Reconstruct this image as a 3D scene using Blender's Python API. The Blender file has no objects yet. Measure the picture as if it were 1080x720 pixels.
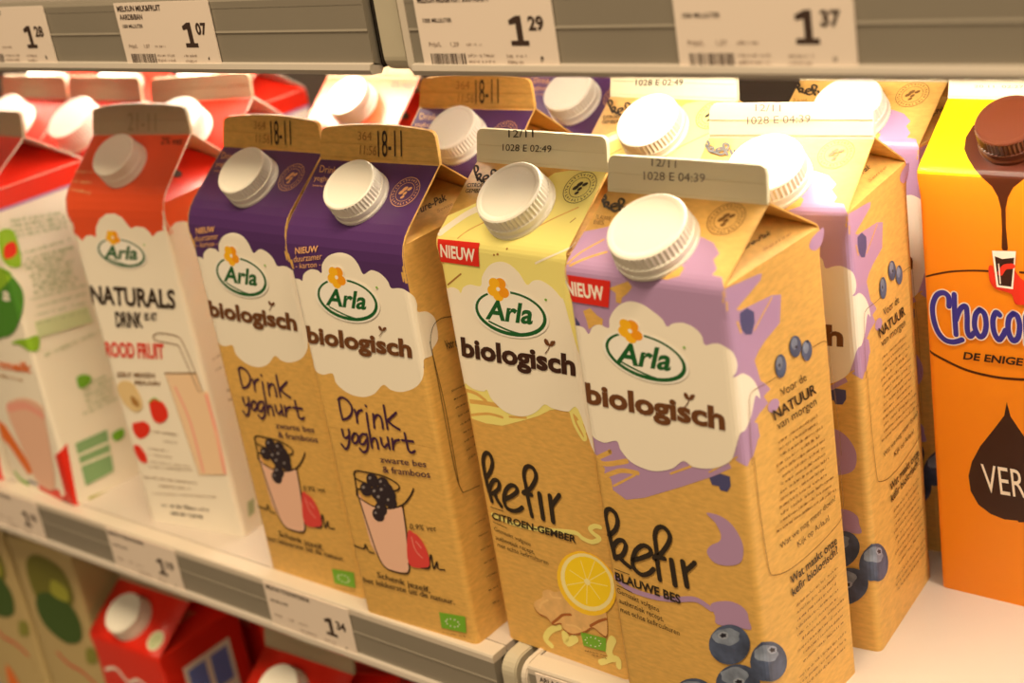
import bpy, bmesh, math, random
from mathutils import Vector, Matrix
from mathutils.geometry import tessellate_polygon
SC = bpy.context.scene
COL = SC.collection
random.seed(7)

# ------------------------------------------------------------------ camera
CX, CY, CZ = 0.29982, -0.40883, 0.37682
YAW, PITCH, ROLL, FOC = -0.72853, 0.37476, 0.16648, 1600.5
fw = Vector((math.sin(YAW)*math.cos(PITCH), math.cos(YAW)*math.cos(PITCH), -math.sin(PITCH)))
rt = Vector((math.cos(YAW), -math.sin(YAW), 0.0))
dn = fw.cross(rt)
r2 = rt*math.cos(ROLL) + dn*math.sin(ROLL)
d2 = -rt*math.sin(ROLL) + dn*math.cos(ROLL)
cam = bpy.data.cameras.new('camera')
cam.sensor_width = 36.0
cam.lens = FOC*36.0/1080.0
cam.clip_start = 0.02
cam.clip_end = 50
cam.dof.use_dof = True
cam.dof.focus_distance = 0.615
cam.dof.aperture_fstop = 7.0
cam.dof.aperture_blades = 7
co = bpy.data.objects.new('camera', cam)
COL.objects.link(co)
co.matrix_world = Matrix(((r2.x, -d2.x, -fw.x, CX), (r2.y, -d2.y, -fw.y, CY), (r2.z, -d2.z, -fw.z, CZ), (0, 0, 0, 1)))
SC.camera = co

# ------------------------------------------------------------------ light
SC.view_settings.view_transform = 'Standard'
SC.view_settings.look = 'None'
SC.view_settings.gamma = 1.0
SC.view_settings.use_curve_mapping = False
SC.view_settings.exposure = 0.0
SC.cycles.max_bounces = 6
SC.cycles.sample_clamp_indirect = 4.0
world = bpy.data.worlds.new('shop_ambience')
SC.world = world
world.use_nodes = True
bg = world.node_tree.nodes['Background']
bg.inputs['Color'].default_value = (1.0, 0.74, 0.46, 1)
bg.inputs['Strength'].default_value = 0.06
def area(name, loc, target, sx, sy, power, colr):
    l = bpy.data.lights.new(name, 'AREA')
    l.shape = 'RECTANGLE'; l.size = sx; l.size_y = sy; l.energy = power; l.color = colr
    o = bpy.data.objects.new(name, l); COL.objects.link(o)
    o.location = loc
    o.rotation_euler = (Vector(target)-Vector(loc)).to_track_quat('-Z', 'Y').to_euler()
    return o
AISLE = area('aisle_ceiling_light', (0.35, -0.64, 1.95), (0.0, 0.0, 0.12), 1.7, 0.20, 62, (1.0, 0.78, 0.49))
FILL = area('added_front_fill', (0.7, -2.3, 1.7), (-0.1, 0.0, 0.12), 2.4, 0.8, 25, (1.0, 0.76, 0.47))  # added soft fill that lifts the shade on the carton fronts
LED_R, LED_L = 50.0, 70.0       # emission strength of the two shelf lamps
LED_RY, LED_LY = .099, .150
LED_COL = (1.0, 0.86, 0.66, 1)

# ------------------------------------------------------------------ materials
def srgb(h):
    v = [int(h[i:i+2], 16)/255 for i in (0, 2, 4)]
    return tuple(c/12.92 if c <= .04045 else ((c+.055)/1.055)**2.4 for c in v)+(1,)
MATS = {}
def mat(name, hexc, rough=.5, metal=0, noise=0, scale=60, spec=.5, stretch=(1, 1, 1), coat=0, bump=0, sss=0):
    if name in MATS: return MATS[name]
    m = bpy.data.materials.new(name); m.use_nodes = True
    nt = m.node_tree; b = nt.nodes['Principled BSDF']
    c = srgb(hexc)
    b.inputs['Base Color'].default_value = c
    b.inputs['Roughness'].default_value = rough
    b.inputs['Metallic'].default_value = metal
    b.inputs['Specular IOR Level'].default_value = spec
    if coat: b.inputs['Coat Weight'].default_value = coat; b.inputs['Coat Roughness'].default_value = .25
    if sss:
        b.inputs['Subsurface Weight'].default_value = sss; b.inputs['Subsurface Radius'].default_value = (.004, .003, .002)
        b.inputs['Subsurface Scale'].default_value = 1.0
    if noise or bump:
        tc = nt.nodes.new('ShaderNodeTexCoord'); mp = nt.nodes.new('ShaderNodeMapping'); mp.inputs['Scale'].default_value = stretch
        n = nt.nodes.new('ShaderNodeTexNoise'); n.inputs['Scale'].default_value = scale; n.inputs['Detail'].default_value = 5
        nt.links.new(tc.outputs['Object'], mp.inputs['Vector']); nt.links.new(mp.outputs['Vector'], n.inputs['Vector'])
        if noise:
            r = nt.nodes.new('ShaderNodeValToRGB')
            r.color_ramp.elements[0].position = .3; r.color_ramp.elements[1].position = .7
            r.color_ramp.elements[0].color = tuple(x*(1-noise) for x in c[:3])+(1,)
            r.color_ramp.elements[1].color = tuple(min(1, x*(1+noise*.7)) for x in c[:3])+(1,)
            nt.links.new(n.outputs['Fac'], r.inputs['Fac']); nt.links.new(r.outputs['Color'], b.inputs['Base Color'])
        if bump:
            bp = nt.nodes.new('ShaderNodeBump'); bp.inputs['Strength'].default_value = bump; bp.inputs['Distance'].default_value = .0006
            nt.links.new(n.outputs['Fac'], bp.inputs['Height']); nt.links.new(bp.outputs['Normal'], b.inputs['Normal'])
    MATS[name] = m
    return m
PR = dict(rough=.42)
PRINT = {'kraft':'dcad5c','kraftm':'a8783c','oliveg':'76742a','darkg':'3f5c24','dullg':'8a8a3c','kraftd':'7a5424','lilac':'b290bc','navy':'4a4a7c','cream':'f3eadb','red':'d8281c','redf':'e0301c','redm':'e02a18',
 'paper':'f6efe4','dgreen':'0f5a28','brown':'6b3f1e','brownd':'3a1c12','black':'2a2018','dark':'33231a','grey':'7d7468','berry':'3d4668','berrym':'59688c','berryl':'9aa3ba','berryd':'1c1a2c',
 'lemon':'efe48a','ginger':'e8bc80','gingerd':'a8602a','gingerl':'f0c684','peel':'fccc2a','pith':'f8e9a8','lemonf':'fcd81e','lemonl':'ffec8c','leafg':'74b02c','purple':'503066','plum':'3e1c40','peach':'eab07c',
 'shake':'eebfa8','shakel':'f0d0ae','currant':'2c2028','currantl':'8c8488','raspberry':'dc4440','pinkl':'f2a898','coral':'e4552f','oat':'e2c692','pear':'4c8a2c','lime':'8ebc2c','orange':'e8742c','greeng':'acb890','greenp':'cdd6a8','greenb':'88b07c','olive':'a6a83c',
 'cyellow':'fbc60a','corange':'ee8c0c','choc':'481b0a','chocd':'300e08','blue':'2e2a94','silver':'e8dcd2','gold':'f6b81c','goldd':'f09c14','white':'f4efe8','green':'156a30','milkb':'c0aa78','pale':'e9e2c4','windowb':'7086d8','seal':'b5a488','sealt':'988a70'}
def pm(k):
    if k == 'kraft': return mat('kraft_board', PRINT[k], .55, noise=.13, scale=700, stretch=(.3, .3, 1), bump=.05)
    if k == 'berry': return mat('print_berry', '4a5676', .5, noise=.5, scale=130)
    if k == 'berrym': return mat('print_berry_bloom', '8490aa', .5, noise=.38, scale=190)
    if k == 'ginger': return mat('print_ginger', 'e6b878', .5, noise=.16, scale=150)
    return mat('print_'+k, PRINT[k], .30 if k in ('purple','lilac','coral','redm','lemon','cyellow','choc') else .5)

# ------------------------------------------------------------------ print art, millimetres on the unfolded board
ART={
'A':[
('P','body','lilac','-',((-70,204.6),(-70,211.3),(-62.1,214.1),(-59.7,215.3),(-38.6,218.2),(-18.9,214.5),(-12.9,212.5),(-8.3,208.2),(-9.4,205.4),(-6.1,201.7),(-6.7,199.0),(-2.5,198.5),(-1.7,197.3),(-0.1,194.0),(21.7,191.3),(23.6,190.9),(22.5,188.9),(5.9,184.2),(7.9,182.9),(28.5,180.8),(34.5,178.8),(32.0,168.9),(21.1,166.0),(16.8,164.1),(13.6,161.8),(16.1,152.8),(19.1,150.2),(21.8,147.1),(16.9,146.4),(19.4,142.5),(13.6,141.3),(9.3,139.5),(11.4,138.1),(12.0,132.6),(7.7,130.8),(6.4,127.7),(5.5,127.7),(2.3,125.2),(-3.8,128.8),(-7.0,129.0),(-5.2,124.6),(-13.5,119.5),(-29.8,111.3),(-47.0,103.1),(-56.0,100.2),(-61.9,103.1),(-62.1,107.9),(-65.1,109.7),(-64.4,112.2),(-68.9,115.5),(-69.2,117.8),(-68.7,122.1),(-70,172.0),(-70,189.2)),0),
('S','body','kraft','F',((-69.7,114.7),(-61.5,119.4),(-60.7,120.1)),2,1),
('S','body','kraft','F',((-65.1,108.5),(-56.6,112.7),(-48.6,113.4)),2.0,1),
('S','body','kraft','F',((-68.4,116.2),(-64.4,114.0),(-53.2,117.5)),2.2,1),
('S','body','kraft','F',((-61.2,105.1),(-50.1,112.2)),1.0,1),
('S','body','kraft','F',((-32.8,116.5),(-21.6,122.3)),0.9,1),
('S','body','kraft','F',((-15.1,120.8),(-2.2,129.6)),0.7,1),
('S','body','kraft','R',((-68.8,196.2),(-65.7,202.0),(-59.1,208.7)),0.9,1),
('S','body','kraft','R',((-67.5,195.5),(-60.9,200.1),(-54.8,203.3)),1.1,1),
('P','body','kraft','F',((-50.0,188.4),(-40.7,192.2),(-39.1,190.1),(-42.0,187.1),(-44.4,185.4),(-45.3,183.0),(-47.5,183.2),(-47.1,186.9)),0),
('P','body','kraft','F',((-63.7,177.8),(-60.1,179.4),(-57.2,176.8),(-54.7,175.7),(-55.4,173.1),(-59.0,172.8),(-62.2,170.6),(-62.7,174.2)),0),
('P','body','navy','F',((-71.5,173.5),(-68.7,175.1),(-66.3,172.8),(-66.2,171.6),(-71.2,170.7)),0),
('P','body','kraft','R',((-27.3,194.6),(-24.1,197.2),(-20.7,201.3),(-18.9,200.3),(-19.3,196.8),(-23.8,194.8)),0),
('P','body','navy','S',((7.7,182.1),(12.3,182.3),(16.4,179.2),(16.0,175.3),(13.5,171.8),(9.9,173.1),(7.8,175.9),(7.3,179.6)),0),
('S','body','kraft','S',((15.6,172.8),(22.1,176.5),(28.3,180.0)),0.8,1),
('S','body','kraft','S',((5.7,179.4),(7.2,175.2)),1,1),
('S','body','lilac','S',((7.5,138.5),(9.8,133.6),(5.6,128.0)),2,1),
('P','body','navy','F',((-15.4,118.5),(-10.3,121.3),(-6.2,121.0),(-6.3,117.1),(-8.1,114.4),(-11.1,114.3),(-11.5,115.9),(-14.5,115.8)),0),
('P','body','lilac','F',((-18.6,103.1),(-13.5,103.5),(-8.7,101.6),(-5.4,97.5),(-3.9,92.5),(-5.5,85.9),(-11.0,82.7),(-17.4,82.2),(-20.6,85.8),(-18.4,89.4),(-14.2,92.3),(-13.2,95.7),(-15.2,100.0)),1),
('S','body','lilac','F',((-67.0,62.6),(-61.3,59.1),(-50.5,58.4),(-39.7,60.0),(-28.9,63.0),(-22.0,60.8)),2.4,1),
('P','body','lilac','F',((-21.7,63.0),(-14.7,66.4),(-9.1,66.6),(-5.6,64.4),(-5.1,60.8),(-4.6,56.8),(-10.3,56.0),(-19.9,54.6),(-20.4,58.2)),1),
('P','body','cream','-',((-70,168.4),(-70,170.5),(-67.7,171.4),(-64.4,170.9),(-62.5,168.7),(-60.3,171.7),(-56.7,173.3),(-52.5,172.5),(-51.6,176.1),(-49.1,179.7),(-45.4,182.8),(-40.8,184.5),(-35.6,184.0),(-30.8,181.6),(-27.5,179.3),(-25.8,176.7),(-23.1,178.2),(-18.9,179.1),(-14.5,178.1),(-11.4,175.5),(-10.4,171.9),(-6.8,172.9),(-3.4,173.0),(1.0,170.2),(2.9,165.3),(1.8,162.2),(0.02,160.7),(5.3,160.3),(10.7,156.1),(13.7,151.1),(14.5,146.6),(11.8,148.7),(8.0,142.8),(3.7,139.3),(0.35,138.7),(-2.4,132.9),(-4.7,128.0),(-9.9,124.2),(-16.1,122.1),(-22.2,121.6),(-26.1,123.2),(-31.2,119.2),(-37.2,116.7),(-43.1,115.9),(-50.6,117.5),(-55.1,121.8),(-56.5,125.5),(-62.8,123.5),(-68.0,124.9),(-70,127.5),(-70,132.2)),1),
('P','new_flash','red','F',((-71.4,191.7),(-48.5,191.5),(-51.1,180.8),(-71.7,181.1)),0),
('T','new_flash','paper','F','NIEUW',((-70.3,183.8),(-52.6,183.5),(-70.0,189.2)),0.03),
('L','logo','','F',((-37.3,163.2),(-19.4,161.9),(-37.2,172.2))),
('T','logo','dgreen','F','Arla',((-51.4,159.1),(-26.7,159.6),(-48.2,167.7)),0.03),
('T','lettering','brown','F','biologisch',((-68.6,139.7),(-5.7,140.0),(-67.9,148.3)),0.04),
('P','lettering','brown','F',((-20.0,149.2),(-21.4,149.4),(-22.1,150.7),(-21.6,151.8),(-20.4,151.4),(-19.7,150.1),(-19.1,151.2),(-17.4,151.7),(-17.3,150.9),(-18.6,149.4)),1),
('S','lettering','brown','F',((-19.7,149.7),(-20.7,147.8),(-22.3,145.9)),0.35,1),
('S','lettering','black','F',((-65.8,71.7),(-66.1,75.2),(-66.8,80.5),(-67.4,87.0),(-67.5,90.6),(-66.4,93.4),(-64.2,94.2),(-62.1,92.5),(-61.8,89.1),(-63.7,85.1),(-67.3,81.8)),2.1,1),
('S','lettering','black','F',((-66.3,76.6),(-63.4,80.2),(-60.6,81.2),(-59.4,79.1),(-61.6,74.6),(-65.8,71.7)),2.1,1),
('S','lettering','black','F',((-64.0,73.1),(-61.7,71.3),(-58.8,69.6)),2.1,1),
('S','lettering','black','F',((-56.7,73.3),(-50.1,76.7),(-47.1,79.2),(-48.3,81.4),(-51.4,81.1),(-54.9,77.8),(-57.0,73.2),(-56.8,69.7),(-53.4,67.6),(-49.7,69.2),(-47.0,71.9)),2.1,1),
('S','lettering','black','F',((-44.6,67.7),(-44.7,75.0),(-44.3,82.2),(-44.2,87.1),(-42.8,90.6),(-40.3,92.2),(-37.9,91.4),(-36.9,88.5),(-39.0,84.2),(-43.3,78.9),(-46.0,76.8)),2.1,1),
('S','lettering','black','F',((-45.8,77.8),(-40.9,78.1)),2.1,1),
('S','lettering','black','F',((-37.7,78.2),(-37.5,67.3)),2.5,1),
('S','lettering','black','F',((-32.4,78.9),(-31.8,68.3)),2.5,1),
('S','lettering','black','F',((-32.0,74.8),(-29.2,77.4),(-26.7,80.0)),2.1,1),
('T','lettering','black','F','BLAUWE BES',((-67.2,61.4),(-35.9,59.2),(-67.0,65.4)),0.03),
('S','lettering','black','F',((-67.0,66.7),(-59.7,66.0)),0.35,0),
('S','lettering','black','F',((-67.2,59.2),(-59.6,57.8)),0.35,0),
('T','lettering','black','F','Gemaakt volgens',((-67.3,55.6),(-47.1,52.2),(-67.3,58.0)),0),
('T','lettering','black','F','authentiek recept,',((-67.0,51.0),(-45.6,48.3),(-66.9,53.5)),0),
('T','lettering','black','F','met echte kefirculturen',((-67.0,46.8),(-38.6,44.0),(-66.9,49.2)),0),
('P','fruit_picture','berry','F',((-5.6,50.0),(-6.1,47.7),(-7.2,45.3),(-8.7,43.1),(-10.6,41.0),(-12.8,39.3),(-15.1,38.0),(-17.4,37.3),(-19.7,37.1),(-21.6,37.5),(-23.2,38.5),(-24.3,39.9),(-24.9,41.8),(-24.9,44.0),(-24.3,46.4),(-23.2,48.8),(-21.6,51.0),(-19.7,53.1),(-17.5,54.7),(-15.2,55.9),(-12.9,56.6),(-10.7,56.7),(-8.8,56.3),(-7.3,55.4),(-6.2,53.9),(-5.6,52.1)),0),
('P','fruit_picture','berrym','F',((-10.4,52.1),(-10.4,50.4),(-12.8,48.0),(-15.3,46.4),(-17.8,46.4),(-20.7,46.1),(-22.1,46.9),(-23.0,48.2),(-21.9,50.1),(-19.8,52.0),(-16.8,53.4),(-14.1,54.8),(-11.9,54.4),(-9.8,53.8)),1),
('P','fruit_picture','berryl','F',((-15.2,51.1),(-15.4,50.2),(-16.5,49.1),(-17.8,48.6),(-19.0,48.4),(-19.9,48.8),(-20.1,49.6),(-19.7,50.6),(-18.6,51.5),(-17.3,52.3),(-16.2,52.3),(-15.3,52.0)),1),
('P','fruit_picture','berryd','F',((-16.3,50.7),(-16.1,50.1),(-17.3,49.7),(-18.3,48.9),(-18.7,49.5),(-19.5,49.8),(-18.5,50.5),(-18.0,51.4),(-17.1,51.3),(-15.9,51.6)),0),
('P','fruit_picture','berry','A',((13.8,35.5),(13.1,33.7),(11.8,32.4),(9.9,31.8),(7.6,31.8),(4.9,32.4),(2.1,33.6),(-0.42,34.8),(-2.2,34.7),(-3.9,35.2),(-5.2,36.2),(-6.1,37.8),(-6.5,39.7),(-6.5,41.9),(-6.0,44.2),(-5.1,46.5),(-3.8,48.7),(-2.1,50.7),(-0.34,52.2),(2.2,51.5),(5.0,49.9),(7.6,47.8),(9.9,45.4),(11.8,42.8),(13.1,40.2),(13.8,37.7)),0),
('P','fruit_picture','berrym','A',((8.9,42.1),(7.3,41.5),(5.8,41.0),(2.3,42.5),(-0.7,43.9),(-2.6,43.9),(-4.2,44.6),(-4.0,46.3),(-3.8,47.9),(-1.7,49.9),(0.29,50.7),(3.4,49.2),(6.5,46.3),(7.3,44.8)),1),
('P','fruit_picture','berryl','A',((7.8,44.5),(7.3,43.8),(6.1,43.9),(4.7,44.5),(3.2,45.7),(2.3,46.9),(1.9,48.0),(2.5,48.5),(3.7,48.5),(5.2,47.9),(6.7,46.8),(7.8,45.4)),1),
('P','fruit_picture','berryd','A',((6.4,45.3),(6.7,44.4),(5.3,45.2),(4.0,45.5),(3.7,46.5),(2.6,47.6),(3.8,47.4),(4.4,47.7),(5.5,46.6),(6.9,45.8)),0),
('P','fruit_picture','berry','F',((-3.1,33.3),(-3.6,31.0),(-4.7,28.6),(-6.3,26.3),(-8.3,24.2),(-10.7,22.4),(-13.2,21.0),(-15.7,20.2),(-18.1,19.9),(-20.3,20.1),(-22.0,21.0),(-23.2,22.4),(-23.9,24.2),(-23.9,26.4),(-23.3,28.7),(-22.2,31.1),(-20.5,33.4),(-18.4,35.5),(-16.0,37.3),(-13.5,38.6),(-11.0,39.4),(-8.7,39.6),(-6.6,39.3),(-5.0,38.5),(-3.8,37.1),(-3.1,35.4)),0),
('P','fruit_picture','berrym','F',((-7.9,35.2),(-9.3,33.1),(-10.5,31.3),(-13.5,29.6),(-16.4,28.7),(-19.3,28.6),(-20.8,29.2),(-20.6,31.0),(-21.0,32.6),(-18.5,34.4),(-15.3,36.7),(-12.3,37.8),(-10.4,37.5),(-8.4,36.7)),1),
('P','fruit_picture','berryl','F',((-10.2,31.7),(-10.6,30.6),(-11.7,29.6),(-13.0,28.9),(-14.3,28.8),(-15.2,29.1),(-15.4,30.0),(-15.1,31.0),(-13.9,31.9),(-12.6,32.7),(-11.2,32.8),(-10.3,32.5)),1),
('P','fruit_picture','berryd','F',((-11.4,31.3),(-11.2,30.6),(-12.4,30.2),(-13.6,29.4),(-13.9,30.0),(-14.9,30.1),(-13.8,31.0),(-13.3,31.9),(-12.3,31.8),(-11.0,32.1)),0),
('P','fruit_picture','berry','F',((-25.6,20.9),(-26.1,18.9),(-27.2,16.9),(-28.7,14.8),(-30.7,13.0),(-32.9,11.4),(-35.3,10.1),(-37.8,9.2),(-40.1,8.9),(-42.1,9.0),(-43.8,9.7),(-45.0,10.8),(-45.6,12.3),(-45.6,14.1),(-45.1,16.1),(-44.0,18.2),(-42.3,20.2),(-40.3,22.1),(-38.1,23.7),(-35.7,24.9),(-33.3,25.7),(-31.0,26.0),(-29.0,25.8),(-27.4,25.2),(-26.3,24.1),(-25.6,22.6)),0),
('P','fruit_picture','berrym','F',((-29.4,22.6),(-31.0,20.7),(-33.2,18.6),(-35.5,17.3),(-38.3,16.4),(-40.4,16.3),(-43.1,16.6),(-43.5,17.9),(-42.1,19.6),(-40.1,21.4),(-37.6,22.9),(-34.6,23.8),(-32.1,24.4),(-30.2,23.7)),1),
('P','fruit_picture','berryl','F',((-34.0,18.0),(-34.5,17.1),(-35.4,16.3),(-36.8,15.5),(-38.0,15.3),(-38.8,15.7),(-39.2,16.3),(-38.8,17.1),(-37.7,18.1),(-36.3,18.7),(-35.0,19.0),(-34.3,18.6)),1),
('P','fruit_picture','berryd','F',((-35.2,17.6),(-35.0,17.1),(-36.2,16.6),(-37.3,15.9),(-37.7,16.4),(-38.6,16.5),(-37.5,17.2),(-37.0,18.0),(-36.0,18.0),(-34.8,18.4)),0),
('P','berry_sprig','berry','S',((33.0,151.4),(32.7,150.4),(32.2,149.6),(31.6,148.9),(30.8,148.5),(29.9,148.3),(29.0,148.4),(28.1,148.8),(27.3,149.4),(26.6,150.3),(26.1,151.2),(25.7,152.3),(25.6,153.4),(25.7,154.5),(26.0,155.5),(26.4,156.4),(27.1,157.0),(27.9,157.4),(28.7,157.6),(29.6,157.5),(30.5,157.2),(31.3,156.5),(32.0,155.7),(32.6,154.7),(32.9,153.7),(33.1,152.5)),0),
('P','berry_sprig','berrym','S',((30.7,153.6),(30.3,152.4),(29.4,151.9),(28.3,151.8),(27.4,152.5),(26.9,153.8),(26.9,155.2),(27.3,156.4),(28.2,157.0),(29.2,156.8),(30.1,156.2),(30.6,154.9)),1),
('P','berry_sprig','berryd','S',((29.1,153.3),(28.8,152.9),(28.3,152.9),(27.9,153.3),(27.8,153.9),(28.0,154.3),(28.6,154.4),(29.0,153.9)),0),
('P','berry_sprig','berry','S',((44.1,154.7),(43.8,153.7),(43.3,153.0),(42.6,152.4),(41.8,152.0),(40.9,151.9),(39.9,152.1),(39.0,152.4),(38.1,153.1),(37.4,153.9),(36.8,154.8),(36.4,155.8),(36.2,156.9),(36.2,157.9),(36.5,158.8),(37.0,159.6),(37.7,160.2),(38.5,160.5),(39.4,160.7),(40.3,160.5),(41.3,160.1),(42.2,159.5),(42.9,158.7),(43.5,157.8),(44.0,156.8),(44.1,155.7)),0),
('P','berry_sprig','berrym','S',((41.6,156.8),(41.1,155.7),(40.2,155.2),(39.1,155.3),(38.2,156.1),(37.6,157.2),(37.5,158.5),(38.0,159.4),(38.9,160.0),(39.9,159.9),(40.9,159.3),(41.6,158.1)),1),
('P','berry_sprig','berryd','S',((41.4,155.6),(41.0,155.2),(40.5,155.3),(40.0,155.7),(39.8,156.2),(40.1,156.6),(40.7,156.6),(41.2,156.2)),0),
('P','berry_sprig','berry','S',((51.1,150.2),(50.8,149.3),(50.4,148.5),(49.7,147.9),(49.0,147.6),(48.2,147.4),(47.3,147.5),(46.4,147.9),(45.7,148.5),(45.0,149.2),(44.5,150.1),(44.1,151.1),(43.9,152.1),(44.0,153.1),(44.2,154.0),(44.7,154.8),(45.3,155.3),(46.0,155.7),(46.9,155.8),(47.7,155.7),(48.6,155.4),(49.4,154.8),(50.0,154.1),(50.6,153.2),(51.0,152.2),(51.1,151.2)),0),
('P','berry_sprig','berrym','S',((48.9,152.1),(48.3,151.1),(47.5,150.6),(46.6,150.8),(45.8,151.4),(45.2,152.4),(45.1,153.7),(45.5,154.7),(46.4,155.3),(47.3,155.2),(48.2,154.4),(48.8,153.3)),1),
('P','berry_sprig','berryd','S',((49.0,154.6),(48.8,154.2),(48.3,154.2),(47.8,154.6),(47.7,155.1),(48.0,155.5),(48.5,155.5),(48.9,155.1)),0),
('S','lettering','kraftd','S',((25.9,150.3),(19.2,150.6),(11.4,151.4),(8.1,150.3),(7.0,146.2),(5.7,135.5),(5.0,124.5)),0.3,1),
('S','lettering','kraftd','S',((6.5,127.0),(6.6,105.7),(7.6,86.9),(8.7,78.3),(11.3,75.4),(21.1,72.1),(35.9,71.0),(51.5,71.7),(61.4,73.7),(63.8,80.3),(63.5,93.4),(62.7,100.1)),0.35,1),
('S','lettering','kraftd','S',((51.6,151.2),(56.9,150.8),(60.3,150.1),(62.6,147.6),(63.0,141.0),(65.0,116.1),(65.2,99.6)),0.3,1),
('E','body','lilac','S',((22.5,140.2),(26.3,139.4),(23.0,142.6))),
('T','lettering','black','S','Voor de',((28.1,141.3),(45.7,140.4),(27.1,144.8)),0.0),
('T','lettering','black','S','NATUUR',((22.0,134.5),(51.7,132.6),(21.0,138.9)),0.02),
('T','lettering','black','S','van morgen',((23.4,130.0),(51.0,128.1),(22.7,133.4)),0.0),
('Q','lettering','kraftd','S',((22.9,124.7),(51.0,123.0)),1.2),
('Q','lettering','kraftd','S',((22.8,121.9),(51.2,120.1)),1.2),
('Q','lettering','kraftd','S',((23.1,119.1),(53.9,117.0)),1.2),
('Q','lettering','kraftd','S',((20.1,116.4),(51.1,114.3)),1.2),
('Q','lettering','kraftd','S',((20.5,113.6),(54.2,111.2)),1.2),
('Q','lettering','kraftd','S',((23.1,110.6),(53.6,108.4)),1.2),
('Q','lettering','kraftd','S',((21.8,107.8),(54.0,105.4)),1.2),
('Q','lettering','kraftd','S',((20.4,105.0),(56.1,102.3)),1.2),
('Q','lettering','kraftd','S',((19.8,102.2),(53.0,99.6)),1.2),
('Q','lettering','kraftd','S',((18.7,99.4),(54.1,96.6)),1.2),
('Q','lettering','kraftd','S',((18.9,96.5),(58.1,93.3)),1.2),
('Q','lettering','kraftd','S',((18.8,93.6),(55.8,90.5)),1.2),
('Q','lettering','kraftd','S',((15.8,91.0),(59.4,87.2)),1.2),
('T','lettering','black','S','Wat we nog meer doen?',((17.2,83.3),(58.3,83.3),(16.8,85.7)),0.0),
('T','lettering','black','S','Kijk op Arla.nl',((28.9,78.0),(52.4,77.5),(28.4,80.5)),0.0),
('T','lettering','black','S','Wat maakt onze',((21.9,65.3),(56.8,64.8),(21.3,69.1)),0.02),
('T','lettering','black','S','kefir biologisch?',((22.1,60.0),(56.8,60.5),(21.5,63.7)),0.02),
('Q','lettering','kraftd','S',((23.7,54.3),(55.6,54.1)),1.2),
('Q','lettering','kraftd','S',((23.2,51.1),(53.8,51.0)),1.2),
('Q','lettering','kraftd','S',((23.4,47.9),(53.6,47.8)),1.2),
('Q','lettering','kraftd','S',((22.2,44.8),(54.2,44.5)),1.2),
('Q','lettering','kraftd','S',((22.6,41.6),(53.7,41.3)),1.2),
('Q','lettering','kraftd','S',((24.6,38.3),(57.6,38.1)),1.2),
('Q','lettering','kraftd','S',((21.6,35.1),(57.1,34.8)),1.2),
('Q','lettering','kraftd','S',((25.4,31.9),(56.2,31.6)),1.2),
('Q','lettering','kraftd','S',((24.1,28.6),(56.8,28.3)),1.2),
('Q','lettering','kraftd','S',((20.3,23.5),(57.9,22.8)),1.2),
('Q','lettering','kraftd','S',((19.9,20.6),(57.1,19.6)),1.2),
('Q','lettering','kraftd','S',((21.3,17.6),(55.7,16.5)),1.2),
('S','lettering','black','R',((-66.7,223.4),(-67.4,224.3),(-68.7,225.7),(-70.2,227.4),(-71.0,228.3),(-71.2,229.0),(-70.5,229.1),(-69.5,228.6),(-68.7,227.7),(-68.5,226.7),(-69.2,226.0)),1.0,1),
('S','lettering','black','R',((-67.8,224.7),(-67.4,225.5),(-66.6,225.6),(-65.8,225.1),(-65.7,224.0),(-66.7,223.4)),1.0,1),
('S','lettering','black','R',((-66.3,223.7),(-65.1,223.2),(-63.8,222.7)),1.0,1),
('S','lettering','black','R',((-63.7,223.5),(-62.0,224.1),(-61.4,224.7),(-62.3,225.3),(-63.3,225.3),(-64.0,224.6),(-63.8,223.5),(-63.1,222.6),(-61.5,221.9),(-60.4,222.2),(-60.0,222.8)),1.0,1),
('S','lettering','black','R',((-58.3,221.7),(-59.8,223.5),(-61.0,225.3),(-61.9,226.6),(-62.0,227.5),(-61.5,227.8),(-60.4,227.5),(-59.5,226.7),(-59.4,225.7),(-60.0,224.4),(-60.5,224.0)),1.0,1),
('S','lettering','black','R',((-60.7,224.3),(-58.9,224.2)),1.0,1),
('S','lettering','black','R',((-57.8,224.1),(-55.7,221.3)),1.0,1),
('S','lettering','black','R',((-56.0,224.1),(-53.8,221.3)),1.0,1),
('S','lettering','black','R',((-55.1,223.0),(-54.5,223.6),(-54.1,224.1)),1.0,1),
('T','lettering','kraftd','R','BLAUWE',((-67.4,217.4),(-60.5,217.1),(-68.2,219.4)),0.0),
('T','lettering','kraftd','R','BES',((-67.2,214.9),(-62.5,215.0),(-67.9,216.8)),0.0),
('P','body','lilac','S',((58.1,191.9),(64.1,193.2),(66.3,193.4),(66.5,190.8),(63.9,187.4),(59.4,186.7),(55.8,189.2)),1),
('S','body','lilac','S',((7.1,186.8),(15.1,189.0),(20.0,190.7)),1.6,1),
('S','body','lilac','S',((31.2,177.9),(25.7,174.2),(19.6,171.1)),2.2,1),
('M','stamp','kraftd','R',((-12.8,223.2),),7.2),
('T','lettering','black','G','Pure-Pak',((20.8,8.0),(41.2,7.5),(23.5,9.8)),0.02),
('T','lettering','kraftm','G','Sense',((29.7,3.3),(48.7,3.2),(31.5,4.5)),0.0),
('T','date_code','grey','N','12/11',((-14.1,10.3),(-3.2,10.1),(-14.0,13.0)),0),
('T','date_code','grey','N','1028 E 04:39',((-17.8,5.0),(9.3,5.8),(-17.7,8.0)),0)],
'B':[
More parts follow.
